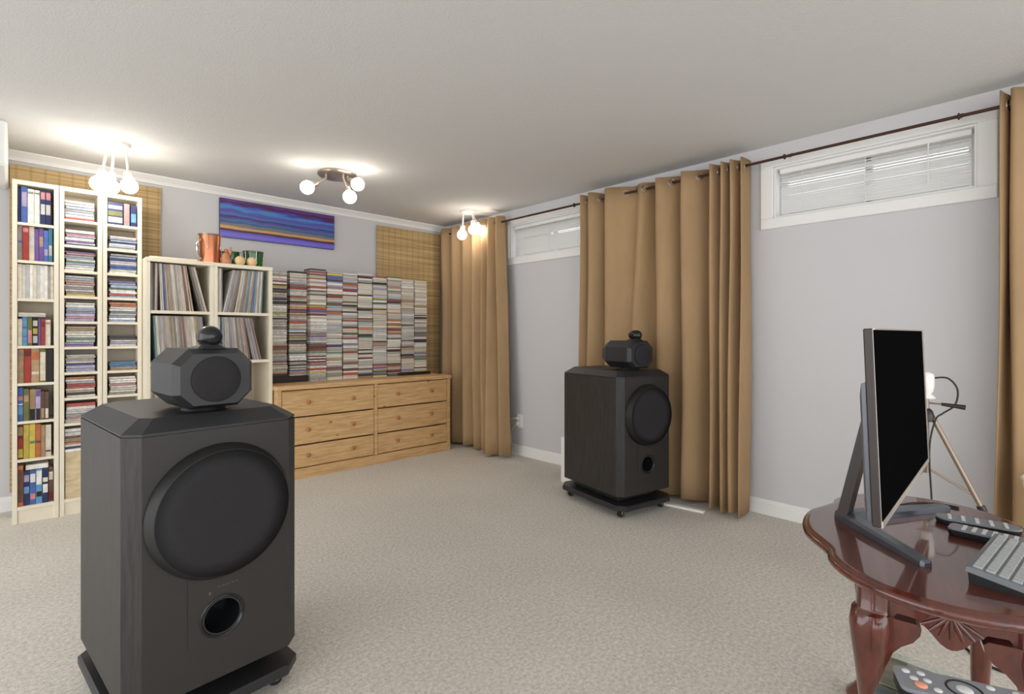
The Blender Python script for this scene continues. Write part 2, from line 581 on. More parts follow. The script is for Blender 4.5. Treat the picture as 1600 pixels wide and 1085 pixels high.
prof = [(0, 0), (0.05, 0), (0.05, -0.008), (0.036, -0.02), (0.02, -0.036), (0.014, -0.05), (0.014, -0.058), (0, -0.058)]
struct('trim_1', loft(bmesh.new(), [[(x, YB - a, ZC + b) for a, b in prof] for x in (XL, XR)]), M['trim'])
struct('trim_2', B((-0.62, 3.9, 2.03), (-0.035, YB - 0.015, ZC), 0.012), M['trim'])     # boxed-in soffit, left of the shelves

for k, (a, b) in enumerate(WIN):
    w = bpy.data.objects.new('window_%d' % (k + 1), None)
    COL.objects.link(w); w.location = (XR, (a + b) / 2, WZ0); w['kind'] = 'structure'
    h = (b - a) / 2; H = WZ1 - WZ0
    cw = 0.075
    bm = bmesh.new()
    box(bm, (-0.018, -h - cw, -0.066), (0, h + cw, -0.002), 0.004)
    box(bm, (-0.018, -h - cw, H + 0.002), (0, h + cw, H + 0.05), 0.004)
    box(bm, (-0.018, -h - cw, -0.002), (0, -h - 0.002, H + 0.002), 0.004)
    box(bm, (-0.018, h + 0.002, -0.002), (0, h + cw, H + 0.002), 0.004)
    obj('casing', bm, M['trim'], w)
    bm = bmesh.new()
    t = 0.008
    box(bm, (0, -h, 0), (0.15, h, t)); box(bm, (0, -h, H - t), (0.15, h, H))
    box(bm, (0, -h, t), (0.15, -h + t, H - t)); box(bm, (0, h - t, t), (0.15, h, H - t))
    obj('jamb', bm, M['trim'], w)
    bm = bmesh.new()
    s = 0.03
    for y0, y1 in ((-h + t, 0.012), (-0.012, h - t)):
        box(bm, (0.12, y0, t), (0.145, y1, t + s)); box(bm, (0.12, y0, H - t - s), (0.145, y1, H - t))
        box(bm, (0.12, y0, t + s), (0.145, y0 + s, H - t - s)); box(bm, (0.12, y1 - s, t + s), (0.145, y1, H - t - s))
    obj('sash', bm, M['white_plastic'], w)
    for y0, y1 in ((-h + t + s, 0.012 - s), (-0.012 + s, h - t - s)):
        obj('pane', B((0.130, y0, t + s), (0.134, y1, H - t - s)), M['glass'], w)

    # added concrete well dims daylight on the blinds; low outer wall leaves sky streaks
    bm = bmesh.new()
    box(bm, (0.80, -h - 0.2, -0.25), (0.88, h + 0.2, 0.27))
    box(bm, (0.201, -h - 0.28, -0.25), (0.80, -h - 0.2, 0.62)); box(bm, (0.201, h + 0.2, -0.25), (0.80, h + 0.28, 0.62))
    box(bm, (0.201, -h - 0.2, -0.25), (0.80, h + 0.2, -0.17))
    obj('window_well', bm, M['concrete'], w)

    # the venetian blind hung inside the opening
    lab = ('white venetian blind in the window at right above the desk monitor' if k == 0 else
           'white venetian blind in the narrow far window beside the corner curtain')
    bl = thing('window_blind', lab, 'blind', (XR + 0.055, (a + b) / 2, WZ0 + t), 0, 'venetian blinds in the basement windows')
    hh = h - t - 0.012
    top = H - 2 * t
    obj('headrail', B((-0.02, -hh, top - 0.028), (0.02, hh, top), 0.002), M['slat'], bl)
    nsl = 15
    sm = None
    rnd = random.Random(5 + k)
    for i in range(nsl):
        z = 0.02 + (top - 0.055) * (i + 0.5) / nsl
        if sm is None:
            bm = bmesh.new()
            c, sn = math.cos(math.radians(58)), math.sin(math.radians(58))
            rings = []
            for y in (-hh + 0.003, hh - 0.003):
                ring = []
                for q in (-1, -0.5, 0, 0.5, 1):
                    bow = 0.0016 * (1 - q * q)
                    ring.append((0.0118 * q * c - bow * sn, y, 0.0118 * q * sn + bow * c))
                for q in (1, 0.5, 0, -0.5, -1):
                    bow = 0.0016 * (1 - q * q) - 0.0006
                    ring.append((0.0118 * q * c - bow * sn, y, 0.0118 * q * sn + bow * c))
                rings.append(ring)
            o = obj('slat', loft(bm, rings), M['slat'], bl, (0, 0, z)); sm = o
        else:
            o = sm.copy(); COL.objects.link(o); o.parent = bl; o.location = (0, 0, z)
        if rnd.random() < 0.35:
            o.rotation_euler = (0, math.radians(rnd.uniform(5, 22)), 0)
    obj('bottom_rail', B((-0.012, -hh, 0.001), (0.012, hh, 0.013), 0.002), M['slat'], bl)
    for y in (-hh * 0.72, 0, hh * 0.72):
        obj('ladder_cord', tube(bmesh.new(), [(-0.0165, y, 0.006), (-0.0165, y, top - 0.02)], 0.0012, 6), M['trim'], bl)
    if k == 0:
        obj('tilt_wand', tube(bmesh.new(), [(-0.022, -hh * 0.62, top - 0.02), (-0.024, -hh * 0.62, 0.05)], 0.003, 8),
            M['white_plastic'], bl)

# woven shades against the back wall
tag(obj('woven_shade', B((-0.03, YB - 0.034, 0.12), (0.765, YB - 0.018, 2.192)), M['bamboo']),
    'tan woven bamboo shade on the back wall behind the tall cream towers', 'shade', 'woven bamboo shades')
tag(obj('woven_shade', B((2.535, YB - 0.034, 0.12), (3.285, YB - 0.018, 2.186)), M['bamboo']),
    'tan woven bamboo shade in the corner behind the CD stacks', 'shade', 'woven bamboo shades')

# painting
pt = thing('painting', 'long blue and purple abstract seascape canvas high on the back wall', 'painting', (1.158, YB - 0.03, 1.893))
obj('canvas', B((0, 0, 0), (0.941, 0.003, 0.308)), M['painting'], pt)
obj('stretcher_frame', B((0.0005, 0.003, 0.0005), (0.9405, 0.03, 0.3075)), M['canvas_edge'], pt)


# ================================================================== ceiling lights
def spot_light(name, label, x, y, reach, drops, metal, plate_r, turn):
    t = thing(name, label, 'ceiling light', (x, y, ZC), 0, 'three-globe ceiling lights')
    bm = lathe(bmesh.new(), [(plate_r, 0), (plate_r, -0.012), (plate_r * 0.92, -0.024), (plate_r * 0.8, -0.028)], (0, 0, 0), n=40)
    obj('base_plate', bm, metal, t, auto=40)
    for k, (gx, gy, drop) in enumerate(drops):
        g = Vector((gx, gy, -drop))
        d = Vector((gx, gy, 0)).normalized()
        p0 = d * plate_r * 0.7 + Vector((0, 0, -0.026))
        p1 = p0 + Vector((0, 0, -0.03))
        sdir = (g - p1).normalized()
        p2 = g - sdir * 0.085
        bm = tube(bmesh.new(), [p0, p0 * 0.5 + p1 * 0.5, p1, p2], 0.0075, 10)
        lathe(bm, [(0.012, 0), (0.022, 0.006), (0.024, 0.045), (0.017, 0.05)], p2 - sdir * 0.004, sdir, 20)
        arm = obj('spot_arm', bm, metal, t, auto=40)
        prof = [(0.02, -0.042)] + sphere_prof(0.046, 12, -62, 90)
        gl = obj('globe', lathe(bmesh.new(), prof, g, sdir, 28), M['globe_bright' if plate_r < 0.1 and x < 1 else 'globe'], arm, smooth=True)
        gl['label'] = 'glowing white globe'
    return t


spot_light('ceiling_light', 'round bronze ceiling light with three glowing globes above the record shelf', 1.67, 3.55, 0,
           [(-0.238, -0.05, 0.157), (0.073, -0.17, 0.098), (0.0, -0.195, 0.206)], M['nickel'], 0.135, 0)
spot_light('ceiling_light', 'white ceiling light with glowing globes in front of the tall towers', 0.44, 3.92, 0,
           [(-0.086, -0.02, 0.266), (0.059, -0.02, 0.252), (-0.02, 0.085, 0.25)], M['white_metal'], 0.07, 0)
spot_light('ceiling_light', 'white ceiling light with glowing globes next to the corner curtain', 3.06, 3.76, 0,
           [(-0.043, 0.04, 0.227), (0.02, -0.05, 0.184), (0.085, -0.09, 0.19)], M['white_metal'], 0.07, 0)


# ================================================================== curtains, rods
def curtain(label, pts_top, pts_bot, ztop=2.2, zbot=0.018, loc_grommets=(), group='tan velvet curtains'):
    """points (Y, distance from the wall) along the top and along the hem"""
    yc = sum(p[0] for p in pts_top) / len(pts_top)
    t = thing('curtain', label, 'curtain', (XR, yc, 0), 0, group)
    K = 7
    A = smooth_path([(-d, y - yc, 0) for y, d in pts_top], K)
    Bt = smooth_path([(-d, y - yc, 0) for y, d in pts_bot], K)
    bm = bmesh.new()
    rows = 16
    grid = []
    rnd = random.Random(len(pts_top))
    ph = [rnd.uniform(0, 6.28) for _ in range(4)]
    for r in range(rows + 1):
        f = r / rows
        row = []
        for i, (a, b) in enumerate(zip(A, Bt)):
            q = f ** 1.15
            p = a.lerp(b, q)
            s = i / K
            p.y += 0.006 * math.sin(s * 1.7 + f * 5 + ph[0]) * min(1, f * 3)
            p.x += 0.006 * math.sin(s * 2.3 + f * 4 + ph[1]) * min(1, f * 3)
            zt = ztop + 0.008 * math.sin(s * 2.1 + ph[2])
            zb = zbot + 0.008 * (1 + math.sin(s * 1.3 + ph[3]))
            p.z = zt + (zb - zt) * f
            row.append(bm.verts.new(p))
        grid.append(row)
    for r in range(rows):
        for i in range(len(A) - 1):
            bm.faces.new((grid[r][i], grid[r][i + 1], grid[r + 1][i + 1], grid[r + 1][i]))
    cl = obj('fabric', bm, M['curtain'], t, smooth=True)
    so = cl.modifiers.new('thickness', 'SOLIDIFY'); so.thickness = 0.005; so.offset = 0
    # metal eyelets where the rod threads the cloth
    for i in range(len(pts_top) - 1):
        d0, d1 = pts_top[i][1], pts_top[i + 1][1]
        if (d0 - ROD_D) * (d1 - ROD_D) < 0:
            ff = (ROD_D - d0) / (d1 - d0)
            k = min(len(A) - 2, max(1, int(round((i + ff) * K))))
            p = A[k]
            tan = (A[k + 1] - A[k - 1]).normalized()
            nor = tan.cross(Vector((0, 0, 1))).normalized()
            obj('eyelet', torus(bmesh.new(), (p.x, p.y, ROD_Z), nor, 0.021, 0.006, 18, 7), M['nickel'], t, smooth=True)
    return t


ROD_D, ROD_Z = 0.125, 2.155


def folds(ridges, dr=0.185, dv=0.03, jitter=0.0, seed=1):
    """each panel runs back from its ridge and turns sharply out to the next one"""
    rnd = random.Random(seed)
    out = []
    for i, y in enumerate(ridges):
        out.append((y, dr + rnd.uniform(-jitter, jitter)))
        if i + 1 < len(ridges):
            dy = ridges[i + 1] - y
            v = dv + rnd.uniform(-jitter, jitter)
            out.append((y + dy * 0.5, dr - 0.36 * (dr - v)))
            out.append((y + dy * 0.90, v))
    return out


def shift(pts, f_y, dd):
    c = sum(p[0] for p in pts) / len(pts)
    return [(c + (y - c) * f_y, max(0.04, d + dd)) for y, d in pts]


# wide curtain behind the far speaker
R2 = [y_on(p, XR - 0.182) for p in (906, 919, 946, 1024, 1064, 1110, 1127, 1141, 1158)]
top2 = folds(R2, 0.185, 0.025, 0.008, 3)
# the broad panel carries a slanting crease
top2[7:8] = [(y_on(990, XR - 0.1), 0.105), (y_on(1003, XR - 0.15), 0.150)]
bot2 = []
for i, (y, d) in enumerate(top2):
    q = i / (len(top2) - 1)
    bot2.append((y + 0.03 * max(0, 0.4 - q) - 0.05 * max(0, q - 0.6), d + 0.07 * max(0, q - 0.55) / 0.45))
bot2[7] = (bot2[7][0] + 0.10, 0.125)
bot2[8] = (bot2[8][0] + 0.12, 0.165)
curtain('wide tan velvet curtain hanging behind the far black speaker', top2, bot2)

# corner curtain
R1 = [y_on(p, XR - 0.15) for p in (692, 708, 724, 741, 755, 765, 777)]
top1 = [(YB - 0.05, 0.03)] + folds(R1, 0.175, 0.025, 0.008, 4) + [(y_on(788, XR - 0.1), 0.09)]
bot1 = []
n1 = len(top1)
for i, (y, d) in enumerate(top1):
    q = i / (n1 - 1)
    w = max(0, q - 0.6) / 0.4
    bot1.append((y - 0.02 - 0.13 * q ** 3, d + 0.01 + 0.10 * math.sin(PI * w * 0.85)))
curtain('tan velvet curtain gathered in the far corner beside the pine dresser', top1, bot1, ztop=2.205)

# curtain at the right edge of the view
R3 = [y_on(1563, XR - 0.17), y_on(1583, XR - 0.17), -0.06, -0.2, -0.34, -0.47]
top3 = folds(R3, 0.17, 0.06, 0.006, 6)
bot3 = [(y + (0.02 if i < 2 else 0), d + 0.01) for i, (y, d) in enumerate(top3)]
curtain('tan velvet curtain at the far right beside the large window', top3, bot3, ztop=2.21)

rod = thing('curtain_rod', 'long thin dark bronze curtain rod along the right wall under the ceiling', 'curtain rod', (XR - ROD_D, 2.0, ROD_Z))
obj('pole', tube(bmesh.new(), [(0, -2.7, 0), (0, 0, 0), (0, 2.42, 0)], 0.008, 12), M['bronze'], rod, auto=40)
for y in (-0.95, -1.72, 0.62, 1.49):
    bm = tube(bmesh.new(), [(0, y, 0.0), (0.03, y, 0.012), (ROD_D - 0.002, y, 0.03)], 0.005, 8)
    torus(bm, (0, y, 0), (0, 1, 0), 0.0125, 0.004, 16, 6)
    lathe(bm, [(0.02, 0), (0.02, 0.004)], (ROD_D - 0.005, y, 0.03), (1, 0, 0), 16)
    obj('bracket', bm, M['bronze'], rod, auto=40)

# wall outlet with its cords
ot = thing('wall_outlet', 'white wall outlet with cords low on the right wall by the corner curtain', 'outlet', (XR, 3.358, 0.316))
obj('cover_plate', B((-0.008, -0.038, -0.062), (0, 0.038, 0.062), 0.003), M['white_plastic'], ot)
obj('plug', B((-0.035, 0.004, 0.012), (-0.008, 0.034, 0.04), 0.004), M['white_plastic'], ot)
obj('plug', B((-0.035, 0.002, -0.04), (-0.008, 0.032, -0.014), 0.004), M['white_plastic'], ot)
tag(obj('power_cord', tube(bmesh.new(), smooth_path([(XR - 0.036, 3.376, 0.288), (XR - 0.055, 3.40, 0.25), (XR - 0.05, 3.43, 0.18), (XR - 0.05, 3.42, 0.11),
                                                  (XR - 0.05, 3.375, 0.08), (XR - 0.05, 3.36, 0.03), (XR - 0.06, 3.36, 0.0045)]), 0.0045, 8),
        M['cable_white'], smooth=True), 'white cord dropping from the wall outlet to the carpet', 'cord', 'white cords at the wall outlet')
tag(obj('power_cord', tube(bmesh.new(), smooth_path([(XR - 0.036, 3.378, 0.342), (XR - 0.06, 3.41, 0.335), (XR - 0.075, 3.47, 0.29), (XR - 0.08, 3.52, 0.22)]), 0.0045, 8),
        M['cable_white'], smooth=True), 'white cord running from the wall outlet behind the corner curtain', 'cord', 'white cords at the wall outlet')

# ================================================================== shelving towers
TY = 4.18                       # front plane
TD = 0.185                      # depth
TW = 0.205
TH = 2.027
PAN = 0.016


def tower(label, x0, shelves, base_z=0.10):
    t = thing('shelf_tower', label, 'shelf', (x0, TY, 0), 0, 'tall narrow cream towers')
    for s in (0, 1):
        xa = s * (TW - 0.022)
        obj('side_panel', B((xa, 0, 0), (xa + 0.022, TD, TH), 0.001), M['cream'], t)
    obj('top_panel', B((0.022, 0, TH - 0.026), (TW - 0.022, TD, TH), 0.001), M['cream'], t)
    obj('bottom_panel', B((0.022, 0, base_z - 0.02), (TW - 0.022, TD, base_z), 0.001), M['cream'], t)
    obj('plinth', B((0.022, 0.008, 0), (TW - 0.022, 0.022, base_z - 0.02)), M['cream'], t)
    obj('back_panel', B((0.022, TD - 0.006, base_z), (TW - 0.022, TD, TH - 0.026)), M['cream_back'], t)
    for z in shelves:
        obj('shelf_board', B((0.022, 0.002, z - PAN), (TW - 0.022, TD - 0.006, z), 0.001), M['cream'], t)
    return t


T1X, T2X, T3X = -0.018, 0.190, 0.398
S1 = [0.378, 0.603, 0.828, 1.049, 1.330, 1.556, 1.779]
SC = [0.566 + 0.158 * k for k in range(9)]
S2 = SC
S3 = [0.41] + SC
tower('leftmost tall cream tower filled with books', T1X, S1)
tower('middle tall cream tower filled with CD cases', T2X, S2)
tower('tall cream tower of CD cases next to the record shelf', T3X, S3)

PAL = {
    'white': (240, 236, 228), 'cream': (226, 216, 196), 'pale grey': (200, 198, 194), 'grey': (146, 142, 140),
    'black': (38, 34, 34), 'brown': (104, 76, 62), 'tan': (178, 148, 112), 'red': (168, 62, 52), 'pink': (206, 138, 140),
    'orange': (196, 112, 72), 'yellow': (206, 186, 84), 'green': (92, 132, 96), 'pale blue': (160, 178, 206),
    'blue': (76, 104, 172), 'light blue': (104, 158, 200), 'purple': (112, 84, 146), 'teal': (70, 130, 150), 'dark blue': (44, 54, 96),
    'lilac': (172, 160, 194), 'dark red': (112, 40, 40), 'olive': (112, 112, 56)}


def setcol(o, cname, jit=0.0, rnd=random, mute=0.0, to=(186, 177, 164)):
    c = [v + (w - v) * mute for v, w in zip(PAL[cname], to)]
    k = 1 + rnd.uniform(-jit, jit)
    o.color = tuple(list(rgb(*[max(0, min(255, v * k)) for v in c])[:3]) + [1])


# ---- books: cover wraps a page block; some have a spine label
book_cache = {}


def book(x, y, z, w, h, d, cname, label, group, band=None, tilt=0.0, flat=False):
    bm = bmesh.new()
    t = 0.002
    box(bm, (0, 0, 0), (w, 0.003, h), 0.0008)
    box(bm, (0, 0.003, 0), (t, d, h)); box(bm, (w - t, 0.003, 0), (w, d, h))
    o = obj('book', bm, M['tinted_book'], None, (x, y, z))
    tag(o, label, 'book', group)
    setcol(o, cname, 0.05)
    obj('pages', B((t, 0.003, 0.003), (w - t, d - 0.004, h - 0.003)), M['pages'], o)
    if band:
        for (c, z0, z1) in band:
            p = obj('spine_label', B((0.002, -0.0008, h * z0), (w - 0.002, 0.0002, h * z1)), M['tinted_book'], o)
            setcol(p, c)
    if tilt:
        o.rotation_euler = (0, tilt, 0)
    if flat:
        o.rotation_euler = (0, PI / 2, 0)
    return o


def shelf_name(k):
    return ['bottom shelf', 'second shelf up', 'third shelf up', 'fourth shelf up', 'fifth shelf up', 'sixth shelf up',
            'seventh shelf up', 'top shelf'][k]


BK = {
    7: [('dark blue', .014, .200, None), ('blue', .026, .214, [('lilac', .45, .85)]), ('white', .028, .206, [('grey', .86, .92)]),
        ('white', .026, .205, [('green', .88, .92)]), ('dark blue', .022, .206, [('pink', .74, .95), ('pale grey', .3, .6)]),
        ('dark blue', .024, .208, [('pink', .74, .95), ('pale grey', .3, .6)])],
    6: [('grey', .020, .206, [('blue', .5, .56)]), ('red', .026, .206, [('pink', .82, .93)]), ('cream', .024, .205, [('pale grey', .4, .8)]),
        ('purple', .018, .196, None), ('purple', .020, .200, [('tan', .45, .75)]), ('blue', .020, .192, [('lilac', .2, .4)]),
        ('teal', .018, .204, [('pale grey', .2, .5)])],
    5: [('cream', .018, .203, None), ('white', .016, .202, None), ('pale grey', .017, .204, None), ('white', .014, .203, None),
        ('cream', .016, .203, None), ('pale grey', .014, .204, None), ('white', .018, .202, None), ('white', .016, .203, None),
        ('pale grey', .013, .201, None), ('cream', .013, .203, None)],
    4: [('cream', .019, .160, None), ('light blue', .021, .172, [('blue', .60, .66), ('blue', .30, .34)]), ('olive', .020, .170, [('pink', .1, .55)]),
        ('black', .024, .168, [('yellow', .42, .62), ('pale grey', .1, .35), ('cream', .7, .9)]), ('purple', .012, .160, None),
        ('red', .017, .160, [('dark red', .7, .9)]), ('cream', .024, .156, [('pink', .82, .92)])],
    3: [('tan', .026, .202, [('grey', .8, .86), ('grey', .3, .34)]), ('red', .030, .203, [('dark red', .78, .95)]),
        ('tan', .036, .204, [('orange', .66, .9), ('cream', .24, .32)]), ('olive', .028, .203, [('cream', .05, .9)]), ('black', .030, .200, None)],
    2: [('blue', .024, .200, [('pink', .62, .74), ('white', .48, .52), ('light blue', .2, .44)]), ('olive', .024, .190, [('tan', .6, .8)]),
        ('tan', .026, .186, [('black', .0, .36)]), ('lilac', .022, .182, [('black', .0, .38), ('purple', .78, .98)]),
        ('brown', .017, .168, [('tan', .05, .4)]), ('brown', .017, .166, [('cream', .05, .4)])],
    1: [('dark red', .024, .200, [('red', .3, .6), ('yellow', .05, .3), ('tan', .7, .95)]), ('yellow', .024, .202, None),
        ('yellow', .026, .204, [('green', .42, .5)]), ('orange', .023, .200, [('brown', .44, .5)]), ('tan', .018, .192, None),
        ('cream', .026, .190, [('brown', .14, .2)])],
    0: [('orange', .024, .240, [('brown', .1, .9)]), ('dark blue', .026, .200, [('lilac', .7, .9), ('light blue', .35, .55)]),
        ('blue', .026, .203, [('white', .65, .9), ('pink', .15, .32)]), ('light blue', .027, .206, [('white', .55, .95), ('black', .2, .35)]),
        ('dark blue', .026, .202, [('cream', .62, .75), ('white', .3, .55)]), ('brown', .022, .200, [('cream', .66, .9), ('dark red', .05, .3)])],
}
levels1 = [0.10] + S1
rb = random.Random(21)
for k in range(8):
    row = BK[k]
    x = T1X + 0.0235
    room = TW - 0.044 - 0.003
    tot = sum(b[1] for b in row)
    gap = min(0.0012, max(0.0003, (room - tot) / len(row)))
    sc = min(1.0, (room - gap * len(row)) / tot)
    for i, (c, w, h, band) in enumerate(row):
        w *= sc
        lab = '%s book standing %s from left on the %s of the leftmost tower' % (c, ordinal(i + 1), shelf_name(k))
        book(x, TY + 0.012 + rb.uniform(0, 0.012), levels1[k], w, h, 0.14, c, lab, 'books in the leftmost tower', band)
        x += w + gap
# pale booklets lying on top of a book row
for i in range(2):
    bk = book(T1X + 0.026, TY + 0.008 + 0.006 * i, levels1[4] + 0.1735 + 0.012 * i + 0.011, 0.0115, 0.12, 0.13, 'pale grey' if i == 0 else 'cream',
              'pale booklet lying flat on the fifth-shelf books, %s of two' % ('lower' if i == 0 else 'upper'), 'booklets lying on the books', None, flat=True)
# white box lying behind the blue volumes on the bottom shelf
bk = book(T1X + 0.058, TY + 0.03, levels1[0] + 0.2075 + 0.028, 0.028, 0.10, 0.13, 'white',
          'white book lying flat over the blue volumes on the bottom shelf', 'booklets lying on the books', None, flat=True)

# ---- CD cases
CDW, CDD = 0.138, 0.125
cd_mesh = {}


def cd_data(t):
    key = round(t, 4)
    if key not in cd_mesh:
        bm = bmesh.new()
        g = 0.0011
        box(bm, (-CDW / 2, 0, g), (CDW / 2, CDD, key - g))
        finish(bm)
        me = bpy.data.meshes.new('cd_case')
        bm.to_mesh(me); bm.free()
        me.materials.append(M['tinted_case'])
        # the clear lid and base stand a hair proud of the printed spine
        cd_mesh[key] = me
    return cd_mesh[key]


def cd_case(x, y, z, t, cname, label, group, rz=0.0, rnd=random):
    o = bpy.data.objects.new('cd_case', cd_data(t))
    COL.objects.link(o)
    o.location = (x, y, z)
    o.rotation_euler = (0, 0, rz)
    tag(o, label, 'CD case', group)
    setcol(o, cname, 0.1, rnd, 0.22, (196, 194, 194))
    return o


THK = [0.0104, 0.0104, 0.0104, 0.0104, 0.0104, 0.013, 0.016, 0.022]
COLW = ['white'] * 7 + ['cream'] * 7 + ['pale grey'] * 6 + ['grey'] * 3 + ['black'] * 3 + ['brown'] * 3 + ['tan'] * 2 + \
       ['red', 'red', 'pink', 'orange', 'pale blue', 'blue', 'purple', 'lilac', 'dark red', 'yellow', 'green']
COLT = ['white'] * 5 + ['pale blue'] * 5 + ['lilac'] * 3 + ['pale grey'] * 5 + ['cream'] * 3 + ['blue', 'dark blue', 'grey', 'pink', 'tan', 'black', 'purple', 'red', 'green']

rt = random.Random(77)
fills2 = {8: (.118, ['red', 'white', 'pale blue', 'grey', 'pale blue', 'pale grey', 'white']), 7: (.10, None), 6: (.126, None), 5: (.126, ['yellow', 'tan', 'pale grey', 'grey', 'pale grey', 'pink', 'tan', 'pale blue', 'white']),
          4: (.125, None), 3: (.125, ['purple', 'lilac', 'white', 'green', 'white', 'cream', 'cream', 'tan', 'tan']), 2: (.115, None),
          1: (.125, ['white', 'black', 'tan', 'white', 'red', 'red', 'pale grey', 'white', 'orange']), 0: (.125, None)}
fills3 = {7: (.085, ['cream', 'pale blue', 'white', 'dark blue', 'pale blue', 'lilac', 'cream']), 6: (.126, ['white', 'white', 'blue', 'blue', 'pale grey', 'lilac', 'dark blue', 'pale blue', 'grey']), 5: (.11, None),
          4: (.126, ['pale blue', 'white', 'pale blue', 'pale grey', 'grey', 'white', 'pale grey', 'orange', 'orange']), 3: (.07, ['pale grey', 'lilac', 'pale grey', 'black', 'black']), 2: (.055, ['tan', 'tan', 'blue', 'teal', 'blue']),
          1: (.115, ['grey', 'cream', 'cream', 'white', 'pink', 'white', 'white', 'cream']), 0: (.1, None)}
for tx, fills, tname, side in ((T2X, fills2, 'middle tower', 0), (T3X, fills3, 'rightmost tower', 1)):
    lv = S2
    for k, (hh, cols) in fills.items():
        z = lv[k]
        i = 0
        inner0, inner1 = tx + 0.022, tx + TW - 0.022
        while z - lv[k] < hh - 0.009:
            th = rt.choice([0.0104, 0.0104, 0.0104, 0.014, 0.020])
            if cols:
                th = hh / len(cols)
                if i >= len(cols):
                    break
            c = cols[i] if cols else rt.choice(COLT)
            jx = rt.uniform(0, 0.010)
            cx = inner0 + CDW / 2 + 0.003 + jx if side == 0 else inner1 - CDW / 2 - 0.003 - jx
            cd_case(cx, TY + 0.012 + rt.uniform(0, 0.012), z, th,
                    c, '%s CD case %s from bottom on %s of the %s' % (c, ordinal(i + 1), ('top shelf' if k == 8 else ordinal(9 - k) + ' shelf down'), tname),
                    'CD cases lying in the towers', 0, rt)
            z += th + 0.0002
            i += 1
# upright boxed sets on the top shelf of the third tower
x = T3X + 0.026
for i, (c, w, h, band) in enumerate([('dark blue', .078, .146, [('pale grey', .1, .34), ('olive', .4, .6), ('lilac', .7, .86)]),
                                     ('grey', .030, .146, [('pink', .1, .9)]), ('dark blue', .030, .142, [('light blue', .2, .6)])]):
    book(x, TY + 0.012, S2[8], w, h, 0.12, c, '%s box set standing %s from left atop the tower by the record shelf' % (['wide dark', 'pink-labelled grey', 'dark blue'][i], ordinal(i + 1)),
         'box sets standing in the tower', band)
    x += w + 0.006
# lower part of the middle tower: slanting cases on a pale box
bxm = tag(obj('storage_box', B((-0.068, 0, 0), (0.068, 0.15, 0.285), 0.002), M['box'], None, (T2X + TW / 2 - 0.008, TY + 0.012, 0.10)),
          'pale wooden box standing at the bottom of the middle tower', 'box')
z = 0.386
for i, (c, th) in enumerate([('white', .02), ('dark blue', .012), ('white', .016), ('orange', .012), ('tan', .026), ('brown', .012), ('pale grey', .024), ('white', .02)]):
    cd_case(T2X + 0.022 + CDW / 2 + 0.004, TY + 0.012 + 0.004 * (i % 3), z, th, c,
            '%s case %s from bottom on the pale box in the middle tower' % (c, ordinal(i + 1)), 'cases lying on the pale box', 0, rt)
    z += th + 0.0003

# ================================================================== record shelf
LX0, LX1, LYF, LD = 0.606, 1.394, 4.05, 0.345
rs = thing('record_shelf', 'cream cube shelf packed with vinyl records between towers and dresser', 'shelf', (LX0, LYF, 0))
LW = LX1 - LX0
LH = 1.622
pt_ = 0.024
mid = 0.394
for x0 in (0, mid - pt_, mid, LW - pt_):
    obj('side_panel', B((x0 + 0.0004, 0, 0), (x0 + pt_ - 0.0004, LD, LH - 0.026), 0.001), M['cream'], rs)
obj('top_panel', B((0, -0.004, LH - 0.026), (mid - 0.0005, LD, LH), 0.001), M['cream'], rs)
obj('top_panel', B((mid + 0.0005, -0.004, LH - 0.026), (LW, LD, LH), 0.001), M['cream'], rs)
LSH = [1.275, 0.928, 0.580, 0.232]
cells = [(pt_, mid - pt_), (mid + pt_, LW - pt_)]
for (xa, xb) in cells:
    for z in LSH:
        obj('shelf_board', B((xa, 0.002, z - 0.02), (xb, LD - 0.006, z), 0.001), M['cream'], rs)
    obj('back_panel', B((xa, LD - 0.006, 0.232), (xb, LD, LH - 0.026)), M['cream_back'], rs)
    obj('plinth', B((xa, 0.01, 0), (xb, 0.024, 0.21)), M['cream'], rs)

LPC = ['pale grey'] * 8 + ['grey'] * 5 + ['cream'] * 8 + ['white'] * 4 + ['tan'] * 4 + ['brown'] * 1 + ['lilac'] * 1 + ['pale blue', 'dark red']
rl = random.Random(5)
S = 0.312
lp_mesh = {}


def lp_data(t):
    key = round(t, 4)
    if key not in lp_mesh:
        bm = B((0, 0, 0), (key, S, S))
        finish(bm)
        me = bpy.data.meshes.new('record_sleeve'); bm.to_mesh(me); bm.free()
        me.materials.append(M['tinted_sleeve'])
        lp_mesh[key] = me
    return lp_mesh[key]


